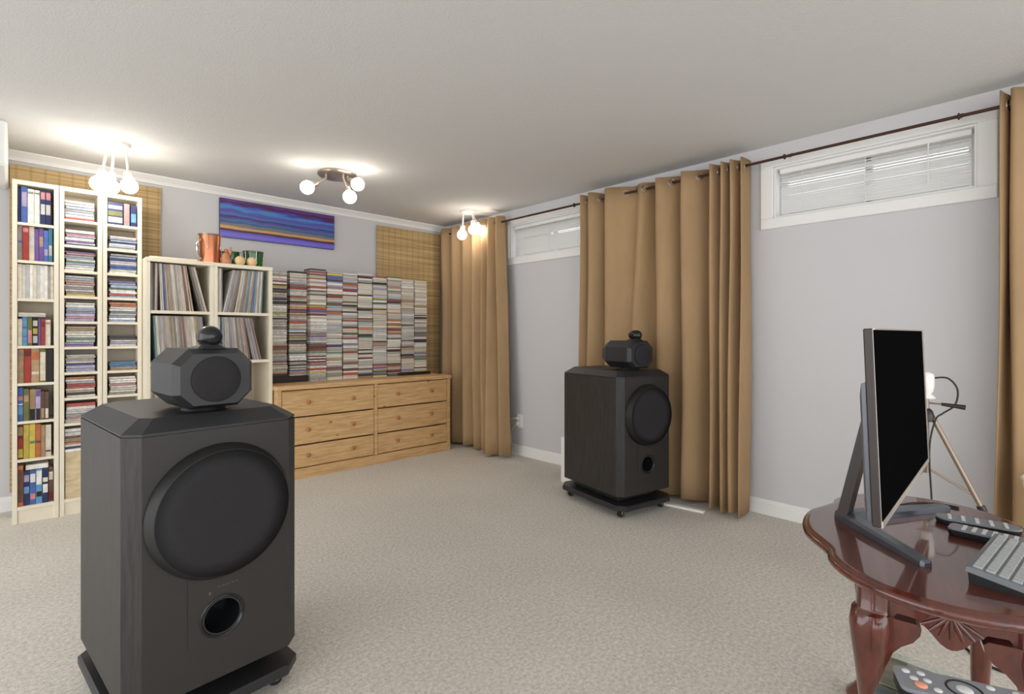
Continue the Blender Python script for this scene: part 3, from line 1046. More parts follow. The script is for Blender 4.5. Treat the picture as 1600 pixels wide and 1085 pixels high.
def records(cell, level, spec, cname, avail):
    """spec: list of (n, lean of first, lean of last): positive leans to the right at the top"""
    xa, xb = LX0 + cells[cell][0] + 0.003, LX0 + cells[cell][1] - 0.003
    z0 = LSH[level]
    x = xa
    i = 0
    prev = None
    for n, t0, t1, start, cols in spec:
        for k in range(n):
            th = rl.choice([0.0065, 0.0085, 0.0105])
            lean = math.radians(t0 + (t1 - t0) * k / max(1, n - 1))
            c = cols[k % len(cols)] if cols else rl.choice(LPC)
            if prev is not None:                       # stand clear of the neighbour along its whole height
                x += S * max(0.0, math.tan(prev) - math.tan(lean))
            if k == 0 and start is not None:
                x = max(x, xa + start)
            if x + th / math.cos(lean) + max(0.0, S * math.sin(lean)) > xb or i >= 60:
                return x
            o = bpy.data.objects.new('record_sleeve', lp_data(th))
            COL.objects.link(o)
            # rotating about y: positive angle tips the top towards +x
            dz = th * math.sin(lean) if lean > 0 else 0.0
            o.location = (x, LYF + 0.012 + rl.uniform(0, 0.012), z0 + dz + 0.0002)
            o.rotation_euler = (0, lean, 0)
            i += 1
            tag(o, '%s record sleeve %s from left in the %s record compartment' % (c, ordinal(i), cname), 'record', 'vinyl records in the cube shelf')
            setcol(o, c, 0.08, rl, 0.45)
            x += th / math.cos(lean) + 0.0006
            prev = lean
    return x


records(0, 0, [(4, 0, 1, None, ['grey', 'black', 'pale grey', 'dark red']), (5, -2, -3.5, 0.045, ['pale grey', 'white', 'dark blue', 'blue', 'cream']),
               (10, -4.0, -6, None, None), (3, -6.5, -8, None, ['dark red', 'cream', 'tan']), (4, -13, -13.5, 0.285, ['black', 'grey', 'grey', 'cream'])], 'upper left', 0)
records(0, 1, [(3, -3, -3, 0.03, ['teal', 'cream', 'white']), (26, -3.5, -5.5, None, None), (3, -6, -6.5, None, ['lilac', 'pink', 'pale blue', 'blue'])], 'lower left', 0)
records(1, 0, [(3, 0, 0, None, ['pale grey', 'white', 'grey']), (7, 12.5, 11, 0.034, ['white', 'pale blue', 'grey', 'grey', 'lilac', 'grey', 'brown']),
               (16, 9.5, 2.5, None, ['cream', 'pale grey', 'white', 'grey', 'tan', 'lilac', 'teal', 'cream', 'tan', 'blue', 'blue', 'light blue', 'cream', 'pale grey', 'white', 'teal'])], 'upper right', 0)
records(1, 1, [(2, 0, 0, None, ['white', 'pale blue']), (9, -2, -4, 0.035, None), (8, -4.5, -8, None, None), (5, -11, -12.5, None, ['grey', 'lilac', 'grey', 'lilac', 'brown'])], 'lower right', 0)
# third row, mostly hidden by the near speaker
records(1, 2, [(6, -9, -14, 0.06, ['cream', 'tan', 'brown', 'white', 'orange', 'tan'])], 'third-row right', 0)
records(0, 2, [(8, -1, -3, None, ['cream', 'tan', 'grey', 'white', 'grey', 'pale grey', 'tan', 'cream'])], 'third-row left', 0)

# things on top of the record shelf
zt = LH
tag(obj('board', B((0, 0, 0), (0.28, 0.16, 0.022), 0.003), M['cream'], None, (0.640, LYF + 0.10, zt)),
    'thin cream board lying on the left of the record shelf top', 'board')


def hand_drum(name, label, x, y, r0, r1, h, mat, rim, lugs, scale_z=1.0):
    t = thing(name, label, 'drum', (x, y, zt), 0, 'small hand drums on the record shelf')
    obj('shell', lathe(bmesh.new(), [(r0, 0), (r0 * 1.02, h * 0.1), ((r0 + r1) / 2, h * 0.5), (r1, h - 0.01), (r1, h)], (0, 0, 0), n=32), mat, t, auto=50)
    obj('rim', torus(bmesh.new(), (0, 0, h), (0, 0, 1), r1 + 0.002, 0.005, 32, 8), rim, t, smooth=True)
    obj('drum_skin', lathe(bmesh.new(), [(r1 - 0.003, 0), (r1 - 0.004, 0.003)], (0, 0, h), n=32), M['skin'], t)
    for k in range(lugs):
        a = 2 * PI * k / lugs + 0.5
        d = Vector((math.cos(a), math.sin(a), 0))
        q0 = d * (r1 + 0.006) + Vector((0, 0, h)); q1 = d * (r1 + 0.004) + Vector((0, 0, h * 0.55))
        bm = tube(bmesh.new(), [q0, q1], 0.003, 8)
        lathe(bm, [(0.006, 0), (0.006, 0.02)], q1 - Vector((0, 0, 0.012)), n=10)
        obj('tuning_lug', bm, M['chrome'], t, auto=40)
    return t


d1 = hand_drum('hand_drum', 'tall copper hand drum with a chrome handle on the record shelf', 1.000, LYF + 0.10, 0.062, 0.070, 0.205, M['copper'], M['nickel'], 5)
obj('carry_handle', tube(bmesh.new(), smooth_path([(-0.064, -0.035, 0.165), (-0.090, -0.05, 0.14), (-0.094, -0.052, 0.09), (-0.080, -0.04, 0.045), (-0.060, -0.03, 0.03)]), 0.008, 10), M['chrome'], d1, smooth=True)
hand_drum('hand_drum', 'green hand drum behind the two tan shakers on the record shelf', 1.172, LYF + 0.235, 0.058, 0.062, 0.115, M['green'], M['nickel'], 5)
hand_drum('hand_drum', 'green hand drum with chrome lugs at the right end of record shelf', 1.310, LYF + 0.17, 0.064, 0.070, 0.125, M['green'], M['nickel'], 6)
fg = thing('figurine', 'small terracotta figurine between the copper drum and green drums', 'figurine', (1.090, LYF + 0.06, zt))
obj('body', lathe(bmesh.new(), [(0.028, 0), (0.034, 0.015), (0.030, 0.05), (0.022, 0.075), (0.012, 0.085)], (0, 0, 0), n=20), M['figure'], fg, smooth=True)
obj('head', lathe(bmesh.new(), sphere_prof(0.016, 8), (0.004, 0, 0.098), n=16), M['figure'], fg, smooth=True)
obj('arm', tube(bmesh.new(), [(0.02, 0, 0.065), (0.032, -0.004, 0.09), (0.03, -0.005, 0.128)], 0.008, 8, [0.009, 0.008, 0.006]), M['figure'], fg, smooth=True)
for k, (x, yy) in enumerate(((1.182, LYF + 0.05), (1.262, LYF + 0.05))):
    s = thing('shaker', 'round tan gourd shaker on the record shelf, %s of two' % ('left' if k == 0 else 'right'), 'shaker', (x, yy, zt), 0, 'tan shakers on the record shelf')
    obj('gourd', lathe(bmesh.new(), [(0.02, 0)] + [(r, h + 0.034) for r, h in sphere_prof(0.036, 10, -62, 90)], (0, 0, 0), n=24), M['tan_ball'], s, smooth=True)
    obj('handle', tube(bmesh.new(), [(0, 0.03, 0.034), (0, 0.085, 0.012)], 0.009, 10), M['tan_ball'], s, smooth=True)

# ================================================================== pine dresser
DX0, DX1, DYF = 1.452, 3.023, 3.99
DXL = 1.404
ds = thing('dresser', 'long low pine dresser with six drawers under the CD stacks', 'dresser', (DXL, DYF, 0))
W = DX1 - DXL
DD = 0.46
DZ = 0.7235
obj('top_board', B((-0.008, -0.014, DZ - 0.034), (W + 0.008, DD, DZ), 0.005), M['pine'], ds)
obj('side_panel', B((0, 0, 0.0), (0.035, DD, DZ - 0.034), 0.002), M['pine'], ds)
obj('side_panel', B((W - 0.035, 0, 0.0), (W, DD, DZ - 0.034), 0.002), M['pine'], ds)
obj('center_stile', B((0.808, 0, 0.08), (0.838, DD, DZ - 0.034), 0.002), M['pine'], ds)
obj('base_board', B((0.0355, -0.004, 0.0), (W - 0.0355, 0.02, 0.078), 0.003), M['pine'], ds)
obj('back_panel', B((0.0355, DD - 0.01, 0.0), (W - 0.0355, DD - 0.001, DZ - 0.035)), M['pine'], ds)
rows_z = [(0.084, 0.252), (0.262, 0.470), (0.480, 0.682)]
for (xa, xb) in ((0.039, 0.804), (0.842, W - 0.039)):
    for (za, zb) in rows_z:
        bm = B((xa, 0.002, za), (xb, 0.022, zb), 0.004)
        box(bm, (xa + 0.012, 0.022, za + 0.01), (xb - 0.012, DD - 0.06, zb - 0.03))
        dr = obj('drawer', bm, M['pine'], ds)
        for f in (0.255, 0.745):
            x = xa + (xb - xa) * f
            z = (za + zb) / 2 + 0.008
            obj('knob', lathe(bmesh.new(), [(0.009, 0.002), (0.008, 0.012), (0.015, 0.018), (0.017, 0.024), (0.014, 0.03), (0.006, 0.033)], (x, 0.004, z), (0, -1, 0), 18), M['knob'], dr, smooth=True)

# black trays under some of the stacks
tag(obj('tray', B((0, 0, 0), (0.33, 0.165, 0.05), 0.003), M['black_box'], None, (1.443, 4.27, DZ)),
    'flat black tray under the two leftmost CD stacks on the dresser', 'tray', 'black trays under CD stacks')
tag(obj('tray', B((0, 0, 0), (0.36, 0.165, 0.028), 0.003), M['black_box'], None, (2.60, 4.23, DZ)),
    'thin black tray under the two rightmost CD stacks on the dresser', 'tray', 'black trays under CD stacks')

# ---- the ten CD stacks
cols = [(1.450, 4.290, .0505, 1.628), (1.608, 4.290, .0505, 1.634), (1.757, 4.235, 0, 1.667), (1.905, 4.25, 0, 1.652), (2.052, 4.255, 0, 1.658),
        (2.200, 4.26, 0, 1.652), (2.346, 4.255, 0, 1.652), (2.492, 4.25, 0, 1.662), (2.640, 4.255, .0285, 1.643), (2.790, 4.255, .0285, 1.642)]
rc = random.Random(404)
made = 0
rest = bmesh.new()
collay = rest.loops.layers.float_color.new('Col')
for ci, (x0, y0, dz, zt_) in enumerate(cols):
    z = DZ + dz
    i = 0
    drift = 0.0
    run = 0
    c = 'white'
    while z < zt_ - 0.006:
        th = rc.choice(THK)
        if run <= 0:
            c = rc.choice(COLW)
            if ci >= 8 and z > 1.35:
                c = rc.choice(['cream', 'cream', 'white', 'cream', 'tan'])
            run = rc.choice([1, 1, 1, 2, 2, 3]) if c in ('white', 'cream', 'pale grey') else 1
        run -= 1
        drift = max(-0.004, min(0.004, drift + rc.uniform(-0.0016, 0.0016)))
        jx = drift + rc.uniform(-0.0012, 0.0012)
        jy = rc.uniform(-0.003, 0.003)
        x = x0 + CDW / 2 + 0.002 + jx
        if made < 170:
            cd_case(x, y0 + jy, z, th, c, '%s CD case %s from bottom in %s stack from left on the dresser' % (c, ordinal(i + 1), ordinal(ci + 1)),
                    'CD cases stacked on the pine dresser', 0, rc)
            made += 1
        else:
            k0 = len(rest.faces)
            box(rest, (x - CDW / 2, y0 + jy, z + 0.0011), (x + CDW / 2, y0 + jy + CDD, z + th - 0.0011))
            rest.faces.ensure_lookup_table()
            k = 1 + rc.uniform(-0.1, 0.1)
            cc = rgb(*[min(255, (v * 0.78 + w * 0.22) * k) for v, w in zip(PAL[c], (196, 194, 194))])
            for f in rest.faces[k0:]:
                for l in f.loops:
                    l[collay] = cc
        z += th + 0.0002
        i += 1
mm, nt, p = new_mat('cd_spine_rest')
at = nt.nodes.new('ShaderNodeAttribute'); at.attribute_name = 'Col'
nt.links.new(at.outputs['Color'], p.inputs['Base Color'])
p.inputs['Roughness'].default_value = 0.35
o = tag(obj('cd_case_stacks', rest, mm), 'remaining CD cases filling the stacks at the right end of the dresser', 'CD case')
o['kind'] = 'stuff'


# ================================================================== loudspeakers
def octagon(hw, y0, y1, cf, cb):
    return [(-hw + cf, y0), (hw - cf, y0), (hw, y0 + cf), (hw, y1 - cb), (hw - cb, y1), (-hw + cb, y1), (-hw, y1 - cb), (-hw, y0 + cf)]


def speaker(label, loc, rz):
    t = thing('loudspeaker', label, 'speaker', loc, rz, 'black floor loudspeakers')
    HW, D, CF, CB = 0.23, 0.60, 0.037, 0.06
    z0, z1 = 0.138, 0.850
    pr, pz = 0.047, 0.312
    # cabinet with a hole for the port
    bm = bmesh.new()
    o8 = octagon(HW, 0, D, CF, CB)
    lo = [bm.verts.new((x, y, z0)) for x, y in o8]
    hi = [bm.verts.new((x, y, z1)) for x, y in o8]
    for i in range(1, 8):
        j = (i + 1) % 8
        bm.faces.new((lo[i], lo[j], hi[j], hi[i]))
    bm.faces.new(lo[::-1]); bm.faces.new(hi)
    obj('cabinet', bm, M['ash'], t)
    nh = 32
    hole = [(pr * math.cos(2 * PI * i / nh), pz + pr * math.sin(2 * PI * i / nh)) for i in range(nh)]
    bm = plate_with_hole(bmesh.new(), [(-HW + CF, z0), (HW - CF, z0), (HW - CF, z1), (-HW + CF, z1)], hole, 0.0, None)
    obj('front_baffle', bm, M['baffle'], t)
    # u-shaped port plate
    out = []
    w, zb, ztp, rr = 0.088, 0.225, 0.45, 0.04
    for i in range(7):
        a = PI + i / 6 * PI / 2
        out.append((-w + rr + rr * math.cos(a), zb + rr + rr * math.sin(a)))
    for i in range(7):
        a = 1.5 * PI + i / 6 * PI / 2
        out.append((w - rr + rr * math.cos(a), zb + rr + rr * math.sin(a)))
    out += [(w, ztp), (-w, ztp)]
    hole2 = [(0.056 * math.cos(2 * PI * i / nh), pz + 0.056 * math.sin(2 * PI * i / nh)) for i in range(nh)]
    pp = obj('port_plate', plate_with_hole(bmesh.new(), out, hole2, -0.0022, -0.0002), M['baffle'], t)
    bm = bmesh.new()
    for k in range(5):
        box(bm, (-0.014 + 0.012 * k, -0.0027, 0.3985), (-0.006 + 0.012 * k, -0.0021, 0.4003))
    box(bm, (-0.036, -0.0027, 0.384), (-0.031, -0.0021, 0.392))
    obj('badge_print', bm, M['faint_print'], pp)
    pf = [(0.060, -0.0035), (0.058, -0.006), (0.054, -0.005), (0.049, 0.004), (0.0465, 0.018), (0.0465, 0.14), (0.001, 0.14)]
    obj('bass_port', lathe(bmesh.new(), pf, (0, 0, pz), (0, 1, 0), 36, False, True), M['gloss_black'], t, smooth=True)
    # bevelled lid
    bm = bmesh.new()
    c1 = [(x, y, 0.8535) for x, y in o8]
    seam = [(x * 0.985, D / 2 + (y - D / 2) * 0.99, 0.8505) for x, y in o8]
    seam2 = [(x * 0.985, D / 2 + (y - D / 2) * 0.99, 0.8535) for x, y in o8]
    c2 = [(x, y, 0.858) for x, y in o8]
    i8 = octagon(HW - 0.048, 0.048, D - 0.048, 0.026, 0.05)
    c3 = [(x, y, 0.892) for x, y in i8]
    loft(bm, [seam, seam2, c1, c2, c3])
    obj('lid', bm, M['lid'], t)
    # woofer grille
    wz = 0.617
    wf = [(0.1905, 0), (0.190, 0.010), (0.1765, 0.037), (0.1745, 0.038)]
    bm = lathe(bmesh.new(), wf, (0, 0, wz), (0, -1, 0), 72, True, False)
    ring = obj('woofer_ring', bm, M['rubber'], t, auto=35)
    dp = [(0.1745, 0.038), (0.12, 0.0395), (0.06, 0.0405), (0.0, 0.041)]
    obj('woofer_grille', lathe(bmesh.new(), dp, (0, 0, wz), (0, -1, 0), 72, True, False), M['cloth'], ring, smooth=True)
    # plinth with castors
    obj('foot_block', B((-0.16, 0.09, 0.083), (0.16, D - 0.08, 0.1375), 0.004), M['rubber'], t)
    bm = bmesh.new()
    a = octagon(0.236, -0.012, D + 0.012, 0.05, 0.06)
    b = octagon(0.230, -0.006, D + 0.006, 0.048, 0.058)
    loft(bm, [[(x, y, 0.05) for x, y in b], [(x, y, 0.055) for x, y in a], [(x, y, 0.077) for x, y in a], [(x, y, 0.083) for x, y in b]])
    obj('plinth', bm, M['lid'], t)
    for sx in (-1, 1):
        for yy in (0.055, D - 0.06):
            bm = lathe(bmesh.new(), [(0.004, -0.010), (0.019, -0.010), (0.021, -0.007), (0.021, 0.007), (0.019, 0.010), (0.004, 0.010)], (sx * 0.175, yy, 0.0212), (0.3, 1, 0), 20)
            cs = obj('castor', bm, M['rubber'], t, auto=40)
            bm = B((sx * 0.175 - 0.018, yy - 0.016, 0.041), (sx * 0.175 + 0.018, yy + 0.016, 0.05), 0.002)
            box(bm, (sx * 0.175 - 0.005, yy - 0.016, 0.018), (sx * 0.175 + 0.005, yy - 0.012, 0.043))
            obj('castor_fork', bm, M['chrome'], cs)
    # midrange head
    def oct_z(hw, za, zb, c):
        return [(-hw + c, za), (hw - c, za), (hw, za + c), (hw, zb - c), (hw - c, zb), (-hw + c, zb), (-hw, zb - c), (-hw, za + c)]
    rings = []
    for hw, za, zb, c, y in ((0.0925, 0.914, 1.062, 0.034, 0.045), (0.108, 0.904, 1.077, 0.042, 0.068), (0.108, 0.904, 1.077, 0.042, 0.262), (0.07, 0.93, 1.05, 0.03, 0.335), (0.03, 0.96, 1.02, 0.012, 0.355)):
        rings.append([(x, y, z) for x, z in oct_z(hw, za, zb, c)])
    hd = obj('midrange_head', loft(bmesh.new(), rings), M['lid'], t)
    obj('midrange_grille', lathe(bmesh.new(), [(0.066, -0.001), (0.066, 0.005), (0.063, 0.008), (0.03, 0.0095), (0.0, 0.010)], (0, 0.045, 0.988), (0, -1, 0), 48, True, False), M['cloth'], hd, smooth=True)
    obj('neck', lathe(bmesh.new(), [(0.06, 0.892), (0.055, 0.905)], (0, 0.15, 0), n=28), M['rubber'], t)
    # tweeter on its saddle
    bm = bmesh.new()
    loft(bm, [[(x, y, 1.0765) for x, y in octagon(0.042, 0.062, 0.17, 0.01, 0.02)], [(x, y, 1.083) for x, y in octagon(0.034, 0.068, 0.15, 0.01, 0.02)], [(x, y, 1.094) for x, y in octagon(0.016, 0.075, 0.12, 0.006, 0.006)]])
    obj('tweeter_saddle', bm, M['lid'], t)
    tp = [(0.0, -0.026), (0.012, -0.024), (0.022, -0.019), (0.029, -0.008), (0.0318, 0.004), (0.0318, 0.03), (0.027, 0.048), (0.017, 0.066), (0.006, 0.078), (0.0, 0.079)]
    obj('tweeter', lathe(bmesh.new(), tp, (0, 0.085, 1.112), (0, 1, 0), 32), M['gloss_black'], t, smooth=True)
    return t


near_c = (0.6176 - 0.9962 * 0.193, 1.653 - 0.0872 * 0.193, 0)
speaker('large black loudspeaker in the left foreground, front facing the camera', near_c, math.radians(5))
a = math.radians(-12)
far_c = (2.815, 1.705, 0)
speaker('black loudspeaker on castors standing before the wide tan curtain', far_c, a)

tag(obj('white_box', B((0, 0, 0), (0.06, 0.12, 0.34), 0.004), M['white_plastic'], None, (2.965, 2.42, 0)),
    'white box mostly hidden behind the far black speaker', 'box')
tag(obj('white_strip', B((-0.02, -0.16, 0), (0.02, 0.16, 0.016), 0.003, Matrix.Rotation(math.radians(8), 4, 'Z')), M['white_plastic'], None, (3.07, 1.63, 0)),
    'white strip lying on the carpet under the hem of the wide curtain', 'strip')

# ================================================================== mahogany table
TCX, TCY, TZ = 1.638, 0.19, 0.612
TROT = math.radians(12.6)
q = [(0.402, 0), (0.391, 0.075), (0.357, 0.140), (0.302, 0.190), (0.25, 0.214), (0.207, 0.219), (0.165, 0.238), (0.105, 0.268), (0.05, 0.280), (0, 0.283)]
full = [(x, y) for x, y in q] + [(-x, y) for x, y in q[-2::-1]] + [(-x, -y) for x, y in q[1:]] + [(x, -y) for x, y in q[-2:0:-1]]
outline = smooth_path([(x, y, 0) for x, y in full], 4, True)


def inset(path, d):
    n = len(path)
    out = []
    for i, p in enumerate(path):
        tn = (path[(i + 1) % n] - path[i - 1]).normalized()
        nr = Vector((tn.y, -tn.x, 0))
        if nr.dot(p) < 0:
            nr = -nr
        out.append(p - nr * d)
    return out


mt = thing('side_table', 'polished mahogany table with scalloped top and cabriole legs, holding the monitor', 'table', (TCX, TCY, 0), TROT)
rings = []
for d, z in ((0.022, 0.586), (0.006, 0.588), (0.001, 0.593), (0.0, 0.600), (0.003, 0.606), (0.009, 0.6085), (0.012, 0.6085), (0.0155, 0.6115), (0.018, 0.612), (0.021, 0.612), (0.03, 0.612)):
    rings.append([(p.x, p.y, z) for p in inset(outline, d)])
obj('tabletop', loft(bmesh.new(), rings), M['mahogany'], mt, auto=50).data.polygons[-1].use_smooth = False
# apron: a curved skirt whose lower edge dips in carved shells
LEG = [(-0.245, 0.130), (0.245, 0.130), (0.245, -0.130), (-0.245, -0.130)]
ap = []
hx, hy = 0.258, 0.142


def skirt(p0, p1, nrm, shell):
    """one apron board with a shaped lower edge"""
    bm = bmesh.new()
    n = 28
    front, back = [], []
    p0, p1, nrm = Vector(p0), Vector(p1), Vector(nrm)
    for i in range(n + 1):
        s = i / n
        c = abs(s - 0.5) * 2
        zb = 0.520 - 0.018 * max(0, math.cos((c - 0.0) * PI * 1.6)) * (1 if c < 0.32 else 0) - 0.012 * (c > 0.8) - shell * max(0, 1 - (c / 0.5) ** 2)
        bulge = 0.012 * math.cos((s - 0.5) * PI)
        pp = p0.lerp(p1, s) + nrm * bulge
        front.append((pp, zb)); back.append((pp - nrm * 0.018, zb))
    vs = []
    for (pf, zb), (pb, _) in zip(front, back):
        vs.append([bm.verts.new((pf.x, pf.y, 0.5855)), bm.verts.new((pf.x, pf.y, zb)), bm.verts.new((pb.x, pb.y, zb)), bm.verts.new((pb.x, pb.y, 0.5855))])
    for a_, b_ in zip(vs, vs[1:]):
        for k in range(4):
            bm.faces.new((a_[k], a_[(k + 1) % 4], b_[(k + 1) % 4], b_[k]))
    bm.faces.new(vs[0]); bm.faces.new(vs[-1][::-1])
    return bm


for p0, p1, nr, sh in (((-0.262, -0.112), (-0.262, 0.112), (-1, 0), 0.028), ((0.262, -0.112), (0.262, 0.112), (1, 0), 0.028),
                       ((-0.225, 0.147), (0.225, 0.147), (0, 1), 0.026), ((-0.225, -0.147), (0.225, -0.147), (0, -1), 0.026)):
    apn = obj('apron', skirt((p0[0], p0[1], 0), (p1[0], p1[1], 0), (nr[0], nr[1], 0), sh), M['mahogany'], mt, auto=40)
    m_ = Vector(((p0[0] + p1[0]) / 2, (p0[1] + p1[1]) / 2, 0)); dirv = Vector((p1[0] - p0[0], p1[1] - p0[1], 0)).normalized(); nv = Vector((nr[0], nr[1], 0))
    bm = bmesh.new()
    for k in range(-3, 4):
        aa = k * 0.30
        b0 = m_ + nv * 0.0135 + Vector((0, 0, 0.545)); b1 = b0 + dirv * math.sin(aa) * 0.062 + Vector((0, 0, -math.cos(aa) * 0.050)) - nv * 0.003
        tube(bm, [b0, b0.lerp(b1, 0.6), b1], 0.006, 6, [0.0025, 0.005, 0.004])
    obj('carved_shell', bm, M['mahogany'], apn, auto=60)
for lx, ly in LEG:
    d = Vector((math.copysign(0.75, lx), math.copysign(0.66, ly), 0)).normalized()
    base = Vector((lx, ly, 0))
    bm = bmesh.new()
    # (z, offset along the diagonal, half-width, roundness exponent)
    prof = [(0.5855, 0.0, 0.030), (0.520, 0.0, 0.031), (0.512, 0.002, 0.032), (0.507, 0.006, 0.037), (0.480, 0.010, 0.039), (0.445, 0.010, 0.036),
            (0.40, 0.008, 0.0315), (0.34, 0.004, 0.0275), (0.27, -0.002, 0.0245), (0.19, -0.008, 0.021), (0.12, -0.008, 0.0185), (0.075, 0.0, 0.019),
            (0.045, 0.016, 0.026), (0.024, 0.026, 0.036), (0.010, 0.027, 0.037), (0.0, 0.026, 0.031)]
    rings = []
    nseg = 20
    for i, (z, of, r) in enumerate(prof):
        c = base + d * of
        ring = []
        sq = 0.55 if i < 3 else 0.8 if i < 7 else 1.0
        for k in range(nseg):
            aa = 2 * PI * k / nseg
            ca, sa = math.cos(aa), math.sin(aa)
            ring.append((c.x + r * math.copysign(abs(ca) ** sq, ca), c.y + r * math.copysign(abs(sa) ** sq, sa), z))
        rings.append(ring)
    lg = obj('leg', loft(bm, rings[::-1]), M['mahogany'], mt, auto=45)
    # knee brackets reaching under the aprons
    for wx, wy in ((-math.copysign(1, lx), 0), (0, -math.copysign(1, ly))):
        w_ = Vector((wx, wy, 0)); o_ = w_.cross(Vector((0, 0, 1)))
        bm = bmesh.new()
        out_side = Vector((math.copysign(1, lx), 0, 0)) if wx == 0 else Vector((0, math.copysign(1, ly), 0))
        c0 = base + out_side * 0.012
        pts = [(0.02, 0.512), (0.074, 0.510), (0.082, 0.502), (0.080, 0.488), (0.068, 0.470), (0.048, 0.455), (0.034, 0.438), (0.026, 0.415), (0.015, 0.39)]
        rr_ = []
        for off in (-0.02, 0.019):
            rr_.append([c0 + w_ * a_ + out_side * off + Vector((0, 0, b_)) for a_, b_ in pts])
        loft(bm, rr_)
        obj('knee_bracket', bm, M['mahogany'], lg, auto=40)

# ================================================================== monitor
mn = thing('monitor', 'large flat black monitor with silver bezel on the mahogany table', 'monitor', (1.626, 0.377, TZ))
tilt = Matrix.Translation((-0.008, -0.142, 0.1315)) @ Matrix.Rotation(math.radians(1.5), 4, 'Z') @ Matrix.Rotation(math.radians(-2.2), 4, 'X')
SW, SH = 0.752, 0.388
bm = B((-SW / 2, 0.0, -0.012), (SW / 2, 0.016, SH), 0.002, tilt)
obj('panel_frame', bm, M['dark_plastic'], mn)
bm = bmesh.new()
box(bm, (-SW / 2 + 0.001, -0.003, -0.012), (SW / 2, 0.0, 0.001), 0, tilt)
box(bm, (-SW / 2 + 0.0015, -0.0008, 0.001), (-SW / 2 + 0.003, 0.0, SH), 0, tilt)
box(bm, (SW / 2 - 0.012, -0.004, 0.001), (SW / 2, 0.0, SH), 0, tilt)
box(bm, (-SW / 2 + 0.003, -0.004, SH - 0.003), (SW / 2 - 0.012, 0.0, SH), 0, tilt)
obj('bezel', bm, M['silver'], mn)
obj('screen', B((-SW / 2 + 0.003, -0.002, 0.001), (SW / 2 - 0.012, -0.0002, SH - 0.003), 0, tilt), M['screen'], mn)
bm = bmesh.new()
rings = []
for ins, y in ((0.003, 0.0165), (0.004, 0.024), (0.03, 0.032), (0.06, 0.036)):
    rings.append([tilt @ Vector(p) for p in ((-SW / 2 + ins, y, -0.008 + ins), (SW / 2 - ins, y, -0.008 + ins), (SW / 2 - ins, y, 0.28 - ins), (-SW / 2 + ins, y, 0.28 - ins))])
obj('rear_housing', loft(bm, rings), M['stand'], mn)
# stand: v-shaped foot and a leaning arm
for tip in ((-0.204, -0.203), (0.307, -0.184)):
    bm = bmesh.new()
    e = Vector((tip[0], tip[1], 0)); dirv = e.normalized(); pv = Vector((-dirv.y, dirv.x, 0))
    L = e.length
    rings = []
    for s, hw, ht in ((-0.015, 0.018, 0.024), (0.05, 0.019, 0.024), (L - 0.03, 0.015, 0.017), (L - 0.006, 0.013, 0.015), (L, 0.008, 0.010)):
        c = dirv * s
        rings.append([c - pv * hw + Vector((0, 0, 0.0005)), c + pv * hw + Vector((0, 0, 0.0005)), c + pv * hw + Vector((0, 0, ht * 0.7)), c + pv * hw * 0.7 + Vector((0, 0, ht)), c - pv * hw * 0.7 + Vector((0, 0, ht)), c - pv * hw + Vector((0, 0, ht * 0.7))])
    obj('stand_foot', loft(bm, rings), M['stand'], mn, auto=30)
bm = bmesh.new()
A0, A1 = Vector((0, 0.0, 0.018)), Vector((-0.004, -0.082, 0.40))
rings = []
for s in (0, 0.5, 1):
    c = A0.lerp(A1, s)
    hw = 0.034 - 0.006 * s
    rings.append([c + Vector((-hw, -0.012, 0)), c + Vector((hw, -0.012, 0)), c + Vector((hw, 0.012, 0)), c + Vector((-hw, 0.012, 0))])
obj('stand_arm', loft(bm, rings), M['dark_plastic'], mn)

# ================================================================== keyboard and remotes on the table
kb = thing('keyboard', 'small grey keyboard with pale keys tilted up on the mahogany table', 'keyboard', (1.394, 0.112, TZ), math.radians(-6))
slope = math.atan2(0.018, 0.128)
KM = Matrix.Translation((0, 0, 0.010)) @ Matrix.Rotation(0, 4, 'X')
kt = Matrix.Translation((0, -0.128, 0.009)) @ Matrix.Rotation(slope, 4, 'X')      # hinge at the front edge, back raised
KL, KD = 0.282, 0.128
bm = bmesh.new()
prof = [(0, 0.0), (KD, 0.0), (KD, 0.0045), (0.004, 0.0045)]
loft(bm, [[kt @ Vector((x, y, z)) for y, z in [(0, -0.003), (KD, -0.003), (KD, 0.006), (KD - 0.004, 0.008), (0.003, 0.008), (0, 0.005)]] for x in (0, KL)])
obj('body', bm, M['kbody'], kb)
obj('underside', loft(bmesh.new(), [[(x, -0.006, 0.0), (x, -0.004, 0.024), (x, -0.122, 0.0075), (x, -0.124, 0.0)] for x in (0.004, KL - 0.004)]), M['rubber'], kb)
kmesh = None
for r in range(6):
    for c in range(15):
        kw = 0.0185 if r else 0.0185
        if r == 5 and 4 <= c <= 8:
            if c != 4:
                continue
            o = obj('space_bar', B((0, -0.0065, 0), (0.0177 * 5 - 0.002, 0.0065, 0.004), 0.001), M['key'], kb)
            o.matrix_local = kt @ Matrix.Translation((0.0115 + c * 0.0177, KD - 0.0155 - r * 0.0195, 0.0075))
            continue
        if kmesh is None:
            o = obj('key', B((0, -0.0075, 0), (0.0150, 0.0075, 0.004), 0.0012), M['key'], kb)
            kmesh = o
        else:
            o = kmesh.copy(); COL.objects.link(o); o.parent = kb
        o.matrix_local = kt @ Matrix.Translation((0.0095 + c * 0.0177, KD - 0.0155 - r * 0.0195, 0.0075))


